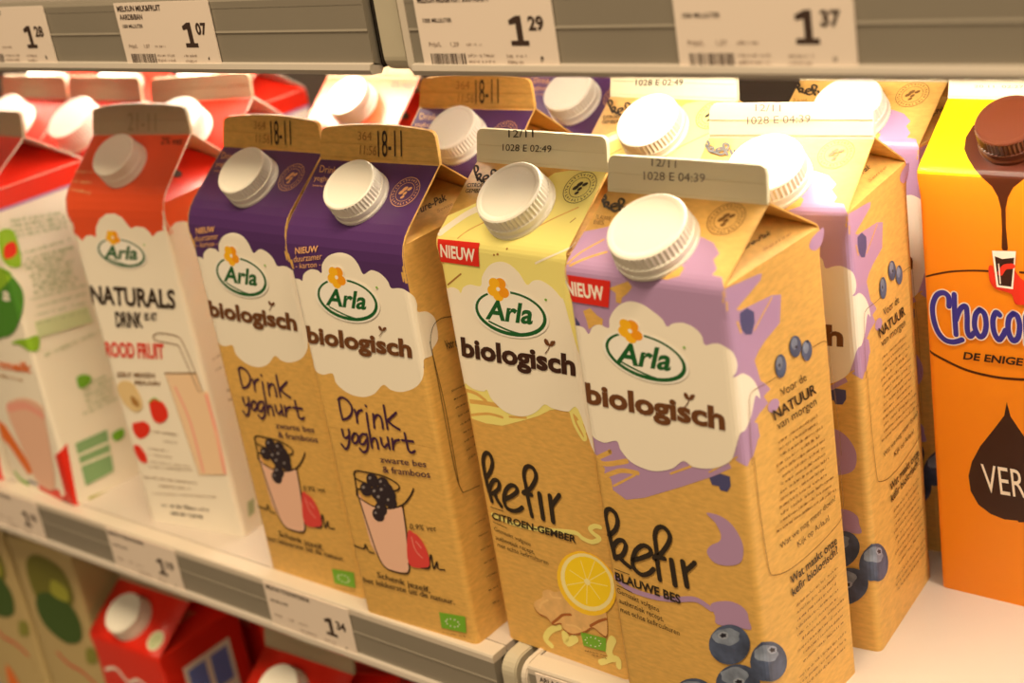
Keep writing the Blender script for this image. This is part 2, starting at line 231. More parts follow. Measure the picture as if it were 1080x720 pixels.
('P','body','lemon','-',((-70,193.0),(-70,204.0),(-61.8,209.2),(-58.1,211.9),(-34.3,220.0),(-25.9,229.5),(-19.4,231.2),(-0.69,232.1),(0,205),(0,193),(0,118),(-8.2,124.8),(-15.6,125.5),(-20.9,124.0),(-28.1,120.0),(-38.0,115.9),(-49.7,111.4),(-59.4,110.6),(-67.7,111.3),(-67.5,124.2),(-70,128)),0),
('S','body','kraft','F',((-69.3,119.4),(-57.3,120.5),(-50.4,120.7)),2.0,1),
('S','body','kraft','F',((-67.3,113.1),(-57.0,115.6),(-48.8,115.5)),1.2,1),
('S','body','kraft','F',((-68.1,124.7),(-62.0,124.1),(-57.0,121.7)),1.6,1),
('S','body','kraft','F',((-44.5,116.6),(-35.0,117.9)),1,1),
('S','body','lemon','F',((-9.4,125.1),(-8.5,120.0),(-5.2,114.3),(-3.7,115.7),(-6.3,121.5)),1.6,1),
('S','body','lemon','F',((-5.9,124.2),(-3.6,117.8)),1.5,1),
('S','body','kraft','R',((-58.0,194.3),(-54.1,198.8),(-48.7,202.9)),0.6,1),
('S','body','kraft','R',((-25.9,199.1),(-15.9,207.5),(-5.5,214.7)),0.6,1),
('S','body','kraftm','R',((-5.7,207.5),(-4.0,209.9)),0.4,1),
('S','body','cream','R',((-68.5,196.0),(-60.7,205.2),(-54.3,209.9)),3.5,1),
('S','body','cream','F',((-15.9,188.1),(-5.2,193.1),(2.7,197.8)),0.8,1),
('S','body','kraftm','F',((-67.2,172.9),(-62.4,176.1),(-58.4,178.7)),0.7,1),
('E','body','kraftm','F',((-30.5,192.6),(-30.0,192.7),(-30.4,193.1))),
('E','body','kraftm','F',((-37.6,189.2),(-37.1,189.2),(-37.5,189.7))),
('E','body','kraftm','F',((-35.6,189.7),(-35.0,189.7),(-35.5,190.2))),
('P','body','cream','-',((-70,167.8),(-67.7,171.1),(-64.4,172.1),(-61.5,171.3),(-60.3,170.1),(-58.2,172.9),(-54.0,174.6),(-48.1,174.7),(-46.4,178.9),(-41.7,184.0),(-36.1,186.5),(-30.5,186.3),(-25.6,183.0),(-22.3,178.4),(-18.5,180.6),(-14.3,181.1),(-9.3,178.9),(-5.3,175.1),(-3.8,172.5),(0.5,149),(9,150),(14,146),(15,138),(10,130),(14,122),(13,112),(6,107),(0,108),(-5.3,127.4),(-10.6,125.4),(-15.7,125.0),(-20.0,125.4),(-23.3,126.2),(-28.3,122.1),(-33.4,119.3),(-39.0,117.9),(-45.5,118.3),(-50.4,120.7),(-53.8,123.9),(-55.1,127.2),(-57.4,126.0),(-62.9,126.1),(-67.3,128.1),(-68.8,130.6)),1),
('P','new_flash','red','F',((-68.7,192.9),(-45.2,193.5),(-46.8,183.2),(-69.0,183.0)),0),
('T','new_flash','paper','F','NIEUW',((-68.1,185.4),(-48.5,185.2),(-67.3,190.8)),0.03),
('L','logo','','F',((-33.8,164.6),(-14.4,164.8),(-32.5,174.5))),
('T','logo','dgreen','F','Arla',((-48.2,160.7),(-22.5,161.8),(-44.9,169.4)),0.03),
('T','lettering','brownd','F','biologisch',((-66.2,141.2),(-3.6,142.7),(-65.1,150.0)),0.04),
('P','lettering','brown','F',((-15.3,153.4),(-16.9,153.6),(-17.7,155.0),(-17.0,156.3),(-15.6,155.8),(-14.8,154.3),(-14.0,155.6),(-12.0,156.1),(-11.9,155.2),(-13.6,153.6)),1),
('S','lettering','brown','F',((-14.9,153.9),(-16.1,151.9),(-18.2,149.7)),0.35,1),
('S','lettering','black','F',((-64.0,72.1),(-64.5,76.0),(-65.2,81.4),(-65.3,87.8),(-64.9,92.1),(-63.4,95.1),(-61.5,96.3),(-59.8,95.3),(-59.4,92.0),(-61.5,87.5),(-64.6,83.9)),2.1,1),
('S','lettering','black','F',((-64.8,76.8),(-61.8,82.0),(-59.1,83.7),(-57.5,82.6),(-58.6,79.4),(-62.8,76.1)),2.1,1),
('S','lettering','black','F',((-61.5,77.0),(-60.5,73.8),(-58.6,71.0)),2.1,1),
('S','lettering','black','F',((-55.8,74.9),(-50.6,78.1),(-47.3,81.1),(-48.1,83.2),(-51.0,82.8),(-54.4,79.5),(-56.4,74.7),(-55.5,71.1),(-52.2,70.2),(-48.5,71.4),(-45.9,73.4)),2.1,1),
('S','lettering','black','F',((-41.0,70.3),(-41.5,77.7),(-41.5,84.5),(-41.7,89.6),(-40.3,93.3),(-38.1,94.9),(-35.7,94.6),(-34.5,91.9),(-35.6,88.7),(-39.5,83.8),(-43.8,81.1)),2.1,1),
('S','lettering','black','F',((-43.9,80.8),(-39.1,81.1)),2.1,1),
('S','lettering','black','F',((-34.4,82.7),(-34.6,70.7)),2.5,1),
('S','lettering','black','F',((-28.5,83.0),(-29.0,70.6)),2.5,1),
('S','lettering','black','F',((-28.4,78.3),(-25.8,81.4),(-22.9,84.8)),2.1,1),
('S','body','lemon','F',((-65.2,65.0),(-54.3,63.5),(-40.5,64.1),(-26.6,66.6),(-17.3,68.0),(-13.7,66.3),(-8.7,65.9),(-4.4,68.7),(-7.3,70.2),(-8.9,72.0),(-6.0,74.1),(-3.2,74.3)),2.2,1),
('T','lettering','black','F','CITROEN-GEMBER',((-65.9,63.0),(-17.7,63.3),(-65.3,66.5)),0.03),
('S','lettering','black','F',((-65.5,69.0),(-57.7,68.6)),0.35,0),
('S','lettering','black','F',((-65.7,61.5),(-57.5,60.4)),0.35,0),
('T','lettering','black','F','Gemaakt volgens',((-65.8,57.1),(-44.8,54.5),(-65.6,59.1)),0),
('T','lettering','black','F','authentiek recept,',((-65.8,52.6),(-43.3,50.9),(-65.6,54.9)),0),
('T','lettering','black','F','met echte kefirculturen',((-65.5,49.1),(-36.1,47.6),(-65.3,51.3)),0),
('P','fruit_picture','gingerd','F',((-49.2,22.3),(-47.8,25.3),(-43.3,28.4),(-42.0,32.0),(-38.2,33.9),(-34.9,33.6),(-31.2,35.2),(-28.1,34.1),(-22.8,32.6),(-18.7,30.9),(-14.3,30.7),(-9.9,31.6),(-6.8,32.0),(-8.3,20.1),(-11.8,20.1),(-15.9,21.8),(-20.9,18.2),(-28.3,14.4),(-33.2,15.4),(-34.4,18.1),(-39.4,16.1),(-42.3,18.7),(-46.8,19.4)),1),
('P','fruit_picture','ginger','F',((-49.2,23.0),(-47.9,26.0),(-43.4,29.1),(-42.1,32.7),(-38.3,34.6),(-35.0,34.3),(-31.3,35.8),(-28.1,34.8),(-22.9,33.3),(-18.8,31.6),(-14.4,31.4),(-10.0,32.2),(-6.9,32.6),(-8.4,20.8),(-11.9,20.7),(-16.0,22.4),(-21.0,18.9),(-28.4,15.1),(-33.3,16.1),(-34.5,18.8),(-39.5,16.7),(-42.4,19.4),(-46.9,20.1)),1),
('S','fruit_picture','gingerd','F',((-39.4,17.3),(-35.9,20.4),(-32.5,23.4),(-27.7,25.1)),1.3,1),
('S','fruit_picture','gingerd','F',((-17.1,22.6),(-12.0,26.4),(-7.5,29.0)),1.3,1),
('S','fruit_picture','gingerl','F',((-45.8,23.0),(-44.0,26.1),(-40.0,28.8)),1.0,1),
('S','fruit_picture','gingerl','F',((-38.1,32.9),(-36.7,31.3),(-32.0,32.1)),1.0,1),
('S','fruit_picture','gingerl','F',((-31.1,18.8),(-26.4,19.7),(-23.2,19.0)),1.0,1),
('S','fruit_picture','gingerl','F',((-25.8,29.5),(-21.5,28.8),(-17.2,28.1)),1.0,1),
('E','fruit_picture','peel','A',((-15.7,44.0),(0.84,46.1),(-14.1,60.1))),
('E','fruit_picture','pith','A',((-15.1,44.8),(-0.24,47.1),(-13.9,59.2))),
('E','fruit_picture','lemonf','A',((-14.8,45.2),(-1.9,47.2),(-13.8,57.7))),
('S','fruit_picture','lemonl','A',((-13.1,45.4),(-3.6,46.3)),0.45,0),
('S','fruit_picture','lemonl','A',((-13.9,44.3),(-9.0,38.4)),0.45,0),
('S','fruit_picture','lemonl','A',((-15.2,43.6),(-17.2,33.6)),0.45,0),
('S','fruit_picture','lemonl','A',((-16.2,43.7),(-24.4,34.3)),0.45,0),
('S','fruit_picture','lemonl','A',((-16.7,44.5),(-27.1,40.1)),0.45,0),
('S','fruit_picture','lemonl','A',((-16.2,45.7),(-24.0,48.4)),0.45,0),
('S','fruit_picture','lemonl','A',((-15.1,46.6),(-16.7,55.0)),0.45,0),
('S','fruit_picture','lemonl','A',((-13.9,47.0),(-8.7,57.0)),0.45,0),
('S','fruit_picture','lemonl','A',((-13.1,46.5),(-3.5,53.5)),0.45,0),
('E','fruit_picture','pith','A',((-14.8,45.2),(-13.1,45.5),(-14.8,46.8))),
('S','body','lemon','F',((-36.1,16.2),(-42.0,12.3),(-45.7,7.0),(-43.0,4.3)),3.2,1),
('S','body','lemon','F',((-33.3,13.0),(-32.9,9.0),(-27.7,12.7)),4,1),
('S','body','lemon','F',((-5.7,19.2),(-8.9,12.7),(-7.4,9.2)),4,1),
('S','body','lemon','F',((-14.7,4.7),(-5.1,9.9),(-4.6,6.0)),3,1),
('P','certificate_flash','leafg','F',((-23.5,17.6),(-9.2,18.8),(-10.6,11.6),(-23.0,10.7)),0),
('E','certificate_flash','paper','F',((-12.8,15.0),(-12.4,15.1),(-12.7,15.3))),
('E','certificate_flash','paper','F',((-13.8,13.6),(-13.5,13.7),(-13.8,13.9))),
('E','certificate_flash','paper','F',((-16.1,12.5),(-15.7,12.6),(-16.0,12.8))),
('E','certificate_flash','paper','F',((-18.7,12.2),(-18.4,12.4),(-18.7,12.6))),
('E','certificate_flash','paper','F',((-20.7,12.9),(-20.4,13.0),(-20.6,13.2))),
('E','certificate_flash','paper','F',((-21.3,14.2),(-20.9,14.3),(-21.2,14.5))),
('E','certificate_flash','paper','F',((-20.2,15.7),(-19.9,15.8),(-20.2,16.0))),
('E','certificate_flash','paper','F',((-17.9,16.7),(-17.6,16.8),(-17.9,17.0))),
('E','certificate_flash','paper','F',((-15.3,16.9),(-15.0,17.1),(-15.3,17.3))),
('E','certificate_flash','paper','F',((-13.4,16.3),(-13.0,16.4),(-13.3,16.6))),
('Q','lettering','kraftd','F',((-22.7,8.0),(-10.4,9.2)),0.8),
('Q','lettering','kraftd','F',((-18.6,7.3),(-10.6,7.9)),0.8),
('S','lettering','black','R',((-63.4,222.4),(-64.6,223.6),(-66.3,225.2),(-68.1,227.0),(-69.1,228.3),(-69.3,229.1),(-68.8,229.4),(-67.8,229.1),(-66.7,228.0),(-66.4,226.8),(-66.8,225.8)),1.0,1),
('T','lettering','black','R','CITROEN',((-67.4,218.6),(-57.4,219.5),(-67.9,220.5)),0),
('T','lettering','black','R','GEMBER',((-66.6,215.8),(-57.0,216.7),(-67.1,217.7)),0),
('S','lettering','black','R',((-65.0,223.8),(-65.1,225.2),(-64.3,225.6),(-63.4,225.2),(-63.0,224.3),(-63.9,223.5)),1.0,1),
('T','lettering','black','R','CITROEN',((-67.4,218.6),(-57.4,219.5),(-67.9,220.5)),0),
('T','lettering','black','R','GEMBER',((-66.6,215.8),(-57.0,216.7),(-67.1,217.7)),0),
('S','lettering','black','R',((-63.6,223.7),(-62.3,222.8),(-60.8,221.9)),1.0,1),
('T','lettering','black','R','CITROEN',((-67.4,218.6),(-57.4,219.5),(-67.9,220.5)),0),
('T','lettering','black','R','GEMBER',((-66.6,215.8),(-57.0,216.7),(-67.1,217.7)),0),
('S','lettering','black','R',((-60.6,222.9),(-59.2,223.6),(-58.6,224.4),(-59.5,225.1),(-60.6,225.0),(-61.2,224.2),(-60.8,222.9),(-59.5,221.8),(-57.9,221.4),(-56.6,221.6),(-56.0,222.1)),1.0,1),
('T','lettering','black','R','CITROEN',((-67.4,218.6),(-57.4,219.5),(-67.9,220.5)),0),
('T','lettering','black','R','GEMBER',((-66.6,215.8),(-57.0,216.7),(-67.1,217.7)),0),
('S','lettering','black','R',((-53.1,221.0),(-55.2,223.2),(-57.0,225.2),(-58.4,226.7),(-58.7,227.8),(-58.2,228.2),(-57.1,228.0),(-55.8,227.2),(-55.5,226.2),(-55.9,224.9),(-57.1,224.3)),1.0,1),
('T','lettering','black','R','CITROEN',((-67.4,218.6),(-57.4,219.5),(-67.9,220.5)),0),
('T','lettering','black','R','GEMBER',((-66.6,215.8),(-57.0,216.7),(-67.1,217.7)),0),
('S','lettering','black','R',((-57.0,224.2),(-55.0,224.1)),1.0,1),
('T','lettering','black','R','CITROEN',((-67.4,218.6),(-57.4,219.5),(-67.9,220.5)),0),
('T','lettering','black','R','GEMBER',((-66.6,215.8),(-57.0,216.7),(-67.1,217.7)),0),
('S','lettering','black','R',((-53.4,224.4),(-50.4,220.9)),1.0,1),
('T','lettering','black','R','CITROEN',((-67.4,218.6),(-57.4,219.5),(-67.9,220.5)),0),
('T','lettering','black','R','GEMBER',((-66.6,215.8),(-57.0,216.7),(-67.1,217.7)),0),
('S','lettering','black','R',((-50.8,224.3),(-47.9,220.7)),1.0,1),
('T','lettering','black','R','CITROEN',((-67.4,218.6),(-57.4,219.5),(-67.9,220.5)),0),
('T','lettering','black','R','GEMBER',((-66.6,215.8),(-57.0,216.7),(-67.1,217.7)),0),
('S','lettering','black','R',((-49.6,222.9),(-49.2,223.7),(-48.8,224.6)),1.0,1),
('T','lettering','black','R','CITROEN',((-67.4,218.6),(-57.4,219.5),(-67.9,220.5)),0),
('T','lettering','black','R','GEMBER',((-66.6,215.8),(-57.0,216.7),(-67.1,217.7)),0),
('M','stamp','black','R',((-9.4,223.6),),7.4),
('T','date_code','dark','N','12/11',((-16.3,10.4),(-2.7,11.1),(-16.2,13.4)),0),
('T','date_code','dark','N','1028 E 02:49',((-19.9,4.8),(6.5,5.6),(-19.6,7.5)),0)],
'C':[
('P','body','purple','-',((-70,100),(-70,232.5),(0,232.5),(0,100)),0),
('P','body','kraft','-',((-70,138),(0,138),(0,100),(-70,100)),0),
('P','body','cream','-',((-70,169.6),(-67.9,172.3),(-65.0,172.3),(-63.6,171.8),(-61.9,175.0),(-57.0,177.7),(-52.5,177.7),(-50.3,176.6),(-48.8,180.8),(-43.7,185.1),(-36.5,187.2),(-30.2,186.2),(-26.8,182.8),(-24.9,178.4),(-19.8,180.7),(-14.8,179.7),(-11.4,176.7),(-10.1,173.6),(-5.8,174.0),(-2.3,173.5),(1.8,170.2),(2.9,166.4),(2.4,163.1),(7.6,161.1),(11.4,157.2),(12.0,153.6),(11.3,147.0),(6.8,144.1),(6.0,141.7),(1.2,142.0),(0.05,139.7),(-1.7,134.0),(-7.0,128.6),(-15.4,125.1),(-22.1,124.9),(-26.6,126.8),(-33.1,121.6),(-41.0,118.8),(-49.7,119.4),(-56.0,123.2),(-57.2,128.0),(-64.1,126.5),(-69.5,129.0),(-70,134.9),(-70,139.4)),1),
('T','lettering','peach','F','NIEUW',((-64.1,184.4),(-49.7,186.6),(-63.5,187.3)),0.02),
('T','lettering','peach','F','duurzamer',((-66.2,180.4),(-48.0,183.3),(-65.3,183.4)),0),
('T','lettering','peach','F','- karton -',((-65.9,177.4),(-49.6,179.7),(-65.1,180.1)),0),
('L','logo','','F',((-37.6,165.5),(-19.7,164.8),(-35.9,175.2))),
('T','logo','dgreen','F','Arla',((-51.5,162.0),(-27.3,162.3),(-47.9,170.1)),0.03),
('T','lettering','brown','F','biologisch',((-68.8,142.1),(-5.5,142.8),(-67.6,150.3)),0.04),
('P','lettering','brown','F',((-20.2,153.2),(-21.4,153.3),(-22.0,154.5),(-21.4,155.4),(-20.4,155.0),(-19.8,153.9),(-19.1,154.8),(-17.5,155.2),(-17.5,154.5),(-18.9,153.3)),1),
('S','lettering','brown','F',((-19.9,153.5),(-20.9,152.1),(-22.6,150.5)),0.35,1),
('S','lettering','plum','F',((-56.5,115.1),(-56.9,110.3),(-56.7,105.4)),1.3,1),
('S','lettering','plum','F',((-56.9,115.2),(-54.4,116.8),(-50.9,115.9),(-49.0,112.8),(-50.3,109.2),(-53.4,106.6),(-56.7,105.4)),1.3,1),
('S','lettering','plum','F',((-47.5,111.6),(-47.2,108.4),(-47.5,105.4)),1.3,1),
('S','lettering','plum','F',((-47.2,108.6),(-45.2,111.3),(-42.8,112.3)),1.3,1),
('S','lettering','plum','F',((-40.3,111.2),(-41.0,104.3)),1.3,1),
('S','lettering','plum','F',((-39.9,115.0),(-39.6,114.7)),1.3,1),
('S','lettering','plum','F',((-36.2,111.4),(-37.2,104.5)),1.3,1),
('S','lettering','plum','F',((-36.3,108.9),(-34.2,111.1),(-32.2,111.0),(-31.6,108.4),(-31.9,105.0)),1.3,1),
('S','lettering','plum','F',((-28.5,116.8),(-28.8,111.3),(-29.0,105.3)),1.3,1),
('S','lettering','plum','F',((-21.7,114.3),(-28.6,109.0)),1.3,1),
('S','lettering','plum','F',((-28.0,109.4),(-24.9,107.4),(-21.6,106.2)),1.3,1),
('S','lettering','plum','F',((-58.6,100.1),(-58.4,96.7),(-56.8,96.1),(-54.6,97.9)),1.3,1),
('S','lettering','plum','F',((-54.1,100.9),(-54.8,96.4),(-56.7,92.2),(-58.9,90.2),(-61.0,92.3)),1.3,1),
('S','lettering','plum','F',((-51.0,99.4),(-52.9,97.2),(-53.1,94.7),(-51.5,94.4),(-49.4,96.5),(-49.2,99.1),(-51.0,99.4)),1.3,1),
('S','lettering','plum','F',((-43.2,99.8),(-45.5,100.0),(-48.0,97.8),(-48.5,94.9),(-46.3,94.8),(-43.9,97.4)),1.3,1),
('S','lettering','plum','F',((-43.1,100.4),(-43.3,96.2),(-44.8,92.5),(-47.5,90.5),(-49.5,92.1)),1.3,1),
('S','lettering','plum','F',((-40.9,103.5),(-41.2,98.3),(-41.3,94.0)),1.3,1),
('S','lettering','plum','F',((-41.3,96.6),(-39.3,98.8),(-37.5,98.5),(-37.4,94.0)),1.3,1),
('S','lettering','plum','F',((-34.5,99.9),(-34.5,96.9),(-33.2,95.6),(-31.0,97.5)),1.3,1),
('S','lettering','plum','F',((-30.1,100.9),(-30.2,95.2)),1.3,1),
('S','lettering','plum','F',((-27.4,100.7),(-28.1,95.3)),1.3,1),
('S','lettering','plum','F',((-27.4,97.9),(-25.7,99.9),(-23.2,100.9)),1.3,1),
('S','lettering','plum','F',((-18.9,104.8),(-18.9,99.6),(-18.5,96.3),(-16.6,95.8),(-14.8,96.9)),1.3,1),
('S','lettering','plum','F',((-21.4,101.0),(-14.7,101.5)),1.3,1),
('T','lettering','plum','F','zwarte bes',((-38.0,87.2),(-9.6,89.8),(-37.7,90.3)),0.01),
('T','lettering','plum','F','& framboos',((-37.6,82.1),(-8.5,84.8),(-37.5,85.4)),0.01),
('P','fruit_picture','shake','F',((-57.2,67.6),(-53.5,63.7),(-47.4,62.7),(-39.1,63.2),(-31.3,66.0),(-29.5,64.9),(-32.0,44.8),(-33.1,35.4),(-34.9,30.6),(-40.3,29.3),(-48.5,29.4),(-51.6,31.8),(-55.8,41.0),(-57.0,57.7)),0),
('S','fruit_picture','dark','F',((-57.3,77.3),(-55.3,79.5),(-49.3,80.0),(-38.5,80.1),(-31.0,78.2),(-29.2,76.0),(-32.0,73.8),(-37.4,73.7)),0.85,1),
('S','fruit_picture','dark','F',((-56.9,77.7),(-57.5,68.2),(-55.9,54.9),(-53.5,39.2),(-51.5,32.3),(-47.7,29.1),(-38.5,29.1),(-34.9,30.6),(-33.1,35.4),(-30.7,52.6),(-29.5,66.4)),0.85,1),
('S','fruit_picture','dark','F',((-58.4,66.6),(-56.0,64.8),(-48.4,62.5),(-38.2,63.4),(-29.3,67.2),(-23.5,72.7),(-20.4,77.0)),0.85,1),
('S','fruit_picture','dark','F',((-56.4,75.3),(-50.9,74.1),(-38.4,73.2)),0.85,1),
('S','fruit_picture','dark','F',((-58.0,66.7),(-57.1,69.8),(-51.9,70.1)),0.85,1),
('S','fruit_picture','dark','F',((-67.6,37.4),(-61.4,37.2),(-59.8,39.8),(-58.4,36.5),(-55.2,36.1)),0.85,1),
('S','fruit_picture','dark','F',((-33.5,35.3),(-21.8,35.7),(-19.6,40.0),(-17.7,43.8),(-17.9,36.6),(-14.9,40.8),(-15.0,37.3),(-11.0,37.5)),0.85,1),
('E','fruit_picture','currant','F',((-45.7,76.5),(-41.8,76.7),(-45.1,80.1))),
('E','fruit_picture','currantl','F',((-47.0,77.5),(-46.1,77.7),(-46.8,78.3))),
('E','fruit_picture','currant','F',((-39.1,76.0),(-35.4,76.2),(-38.6,79.5))),
('E','fruit_picture','currantl','F',((-40.5,76.9),(-39.6,77.1),(-40.3,77.7))),
('E','fruit_picture','currant','F',((-51.2,70.7),(-47.3,70.9),(-50.6,74.3))),
('E','fruit_picture','currantl','F',((-52.6,71.6),(-51.6,71.8),(-52.4,72.4))),
('E','fruit_picture','currant','F',((-44.6,70.0),(-40.8,70.2),(-44.1,73.6))),
('E','fruit_picture','currantl','F',((-46.0,71.0),(-45.1,71.2),(-45.8,71.8))),
('E','fruit_picture','currant','F',((-36.3,70.9),(-32.5,71.1),(-35.8,74.5))),
('E','fruit_picture','currantl','F',((-37.7,71.8),(-36.8,72.0),(-37.5,72.6))),
('E','fruit_picture','currant','F',((-36.7,67.1),(-32.9,67.3),(-36.2,70.7))),
('E','fruit_picture','currantl','F',((-38.1,68.0),(-37.2,68.2),(-37.9,68.8))),
('E','fruit_picture','currant','F',((-42.6,67.5),(-38.8,67.6),(-42.0,71.0))),
('E','fruit_picture','currantl','F',((-44.0,68.4),(-43.0,68.6),(-43.8,69.2))),
('E','fruit_picture','currant','F',((-37.4,73.7),(-33.6,73.8),(-36.9,77.2))),
('E','fruit_picture','currantl','F',((-38.8,74.6),(-37.8,74.8),(-38.6,75.4))),
('E','fruit_picture','currant','F',((-46.5,58.4),(-42.6,58.6),(-46.0,62.0))),
('E','fruit_picture','currantl','F',((-47.9,59.3),(-47.0,59.5),(-47.7,60.1))),
('E','fruit_picture','currant','F',((-44.0,61.9),(-40.1,62.1),(-43.4,65.5))),
('E','fruit_picture','currantl','F',((-45.4,62.8),(-44.4,63.0),(-45.2,63.6))),
('E','fruit_picture','currant','F',((-39.7,71.8),(-35.9,71.9),(-39.1,75.3))),
('E','fruit_picture','currantl','F',((-41.1,72.7),(-40.1,72.9),(-40.9,73.5))),
('P','fruit_picture','raspberry','F',((-29.7,52.9),(-25.9,53.4),(-22.5,51.4),(-20.1,46.7),(-19.4,40.8),(-21.6,36.5),(-33.1,35.4)),1),
('S','fruit_picture','pinkl','F',((-27.9,51.0),(-27.4,45.8),(-26.2,43.0),(-23.3,40.7)),0.4,1),
('S','fruit_picture','pinkl','F',((-25.7,49.2),(-22.9,46.1)),0.4,1),
('T','lettering','dark','F','0,9% vet',((-28.0,55.0),(-11.6,57.4),(-27.3,57.9)),0),
('T','lettering','dark','F','Schenk jezelf,',((-56.2,22.9),(-23.1,22.5),(-55.9,26.1)),0.01),
('T','lettering','dark','F','het lekkerste uit de natuur.',((-66.4,17.8),(-8.8,19.8),(-66.1,20.8)),0.01),
('P','certificate_flash','leafg','F',((-20.0,12.9),(-3.9,14.8),(-5.2,5.6),(-20.4,4.4)),0),
('E','certificate_flash','paper','F',((-8.6,9.3),(-8.2,9.4),(-8.5,9.7))),
('E','certificate_flash','paper','F',((-9.7,8.0),(-9.2,8.1),(-9.6,8.4))),
('E','certificate_flash','paper','F',((-11.8,7.1),(-11.4,7.2),(-11.8,7.5))),
('E','certificate_flash','paper','F',((-14.3,7.0),(-13.9,7.1),(-14.3,7.4))),
('E','certificate_flash','paper','F',((-16.2,7.7),(-15.8,7.8),(-16.1,8.1))),
('E','certificate_flash','paper','F',((-16.7,8.9),(-16.2,9.0),(-16.6,9.3))),
('E','certificate_flash','paper','F',((-15.6,10.2),(-15.2,10.3),(-15.5,10.6))),
('E','certificate_flash','paper','F',((-13.4,11.1),(-13.0,11.2),(-13.3,11.5))),
('E','certificate_flash','paper','F',((-10.9,11.2),(-10.5,11.3),(-10.8,11.6))),
('E','certificate_flash','paper','F',((-9.1,10.5),(-8.7,10.6),(-9.0,10.9))),
('Q','lettering','kraftd','F',((-20.3,1.9),(-6.0,3.2)),0.8),
('T','lettering','peach','R','Drink',((-66.0,225.6),(-55.1,225.0),(-67.4,229.3)),0.0),
('T','lettering','peach','R','yoghurt',((-66.8,221.2),(-53.9,221.0),(-67.9,223.8)),0.0),
('T','lettering','peach','R','zwarte bes',((-65.8,218.1),(-55.5,218.0),(-66.3,219.2)),0),
('M','stamp','peach','R',((-11.1,218.6),),7.3),
('T','lettering','dark','G','Pure-Pak',((20.4,9.9),(40.2,9.8),(23.2,13.4)),0.02),
('T','lettering','kraftm','G','Sense',((30.0,6.3),(40.3,6.3),(31.3,7.8)),0),
('T','date_code','dark','N','18-11',((0.58,1.6),(14.6,2.2),(1.2,12.7)),0),
('T','date_code','kraftm','N','364',((-10.9,8.4),(-2.6,8.5),(-10.5,12.1)),0),
('T','date_code','kraftm','N','11:56',((-10.3,2.3),(-0.47,2.1),(-9.6,6.3)),0),
('S','lettering','dark','S',((22.9,152.9),(14.8,155.0),(9.4,153.7),(6.1,147.9),(6.2,139.6),(7.5,114.9),(7.0,80.1)),0.35,1),
('S','lettering','dark','S',((5.8,148.2),(6.1,134.9),(6.0,108.0),(6.3,84.8),(8.1,75.9),(10.2,74.3),(19.9,72.6)),0.35,1),
('T','lettering','dark','S','Voor de',((14.6,141.0),(23.2,138.9),(14.4,145.2)),0.02),
('Q','lettering','dark','S',((13.1,121.5),(22.7,120.5)),0.9),
('Q','lettering','dark','S',((13.6,117.3),(22.4,116.4)),0.9),
('Q','lettering','dark','S',((13.7,113.1),(23.3,112.2)),0.9),
('Q','lettering','dark','S',((14.3,108.9),(22.1,108.3)),0.9),
('Q','lettering','dark','S',((14.7,104.6),(22.4,104.1)),0.9),
('Q','lettering','dark','S',((14.8,100.4),(22.6,100.0)),0.9),
('Q','lettering','dark','S',((15.3,96.1),(22.0,95.9)),0.9),
('Q','lettering','dark','S',((15.2,91.7),(22.3,91.7)),0.9),
('Q','lettering','dark','S',((16.0,87.4),(21.3,87.5)),0.9),
('Q','lettering','dark','S',((12.4,56.7),(20.6,55.6)),0.9),
('Q','lettering','dark','S',((12.8,49.7),(21.0,48.5)),0.9),
('Q','lettering','dark','S',((12.7,42.8),(20.2,41.5)),0.9),
('Q','lettering','dark','S',((13.2,35.7),(20.7,34.3)),0.9),
('Q','lettering','dark','S',((13.0,28.6),(20.5,27.1)),0.9),
('Q','lettering','dark','S',((13.1,21.5),(19.9,19.9)),0.9),
('Q','lettering','dark','S',((13.3,14.3),(19.1,12.8)),0.9)],
'E':[
('P','body','coral','-',((-70,130),(-70,231),(0,231),(0,190.9),(64,190.9),(64,130)),0),
('P','body','cream','-',((-70,172.7),(-69.9,173.3),(-67.3,172.3),(-63.4,168.8),(-60.2,171.4),(-56.2,172.3),(-52.6,171.2),(-50.6,176.6),(-46.5,181.1),(-40.4,184.2),(-34.6,184.6),(-29.6,182.6),(-26.8,178.4),(-25.3,176.8),(-21.4,178.0),(-15.9,177.7),(-12.6,175.1),(-11.3,172.7),(-7.8,175.2),(-3.3,176.4),(-0.18,175.5),(2.6,177.2),(6.7,178.4),(12.2,177.2),(15.7,175.2),(64,171.2),(64,0.3),(-70,0.3)),0),
('L','logo','','F',((-36.6,163.2),(-19.9,161.7),(-34.8,170.9))),
('T','logo','dgreen','F','Arla',((-50.3,159.7),(-26.1,160.0),(-46.5,167.0)),0.03),
('T','lettering','dark','F','NATURALS',((-69.5,133.4),(-7.5,134.1),(-67.0,143.7)),0.03),
('T','lettering','dark','F','DRINK',((-55.1,120.8),(-35.1,121.6),(-53.2,129.5)),0.03),
('T','lettering','dark','F','0% VET',((-32.7,125.7),(-23.3,126.1),(-31.5,130.2)),0.02),
('T','lettering','redf','F','ROOD FRUIT',((-69.2,102.4),(-25.2,104.3),(-67.3,111.1)),0.03),
('T','lettering','kraftd','F','ZELF MIXEN',((-65.3,90.5),(-36.3,92.3),(-64.6,93.3)),0.02),
('T','lettering','kraftd','F','MAAR!',((-52.8,87.1),(-33.9,87.9),(-51.9,89.6)),0.02),
('P','fruit_picture','shakel','F',((-27.7,95.7),(-4.2,97.7),(-3.8,87.7),(-0.09,87.1),(-1.3,38.5),(-21.6,35.9)),0),
('S','fruit_picture','kraftd','F',((-27.7,95.7),(-21.7,35.5),(-1.3,38.5)),0.25,0),
('S','fruit_picture','kraftd','F',((-27.7,95.7),(-5.4,97.6)),0.9,0),
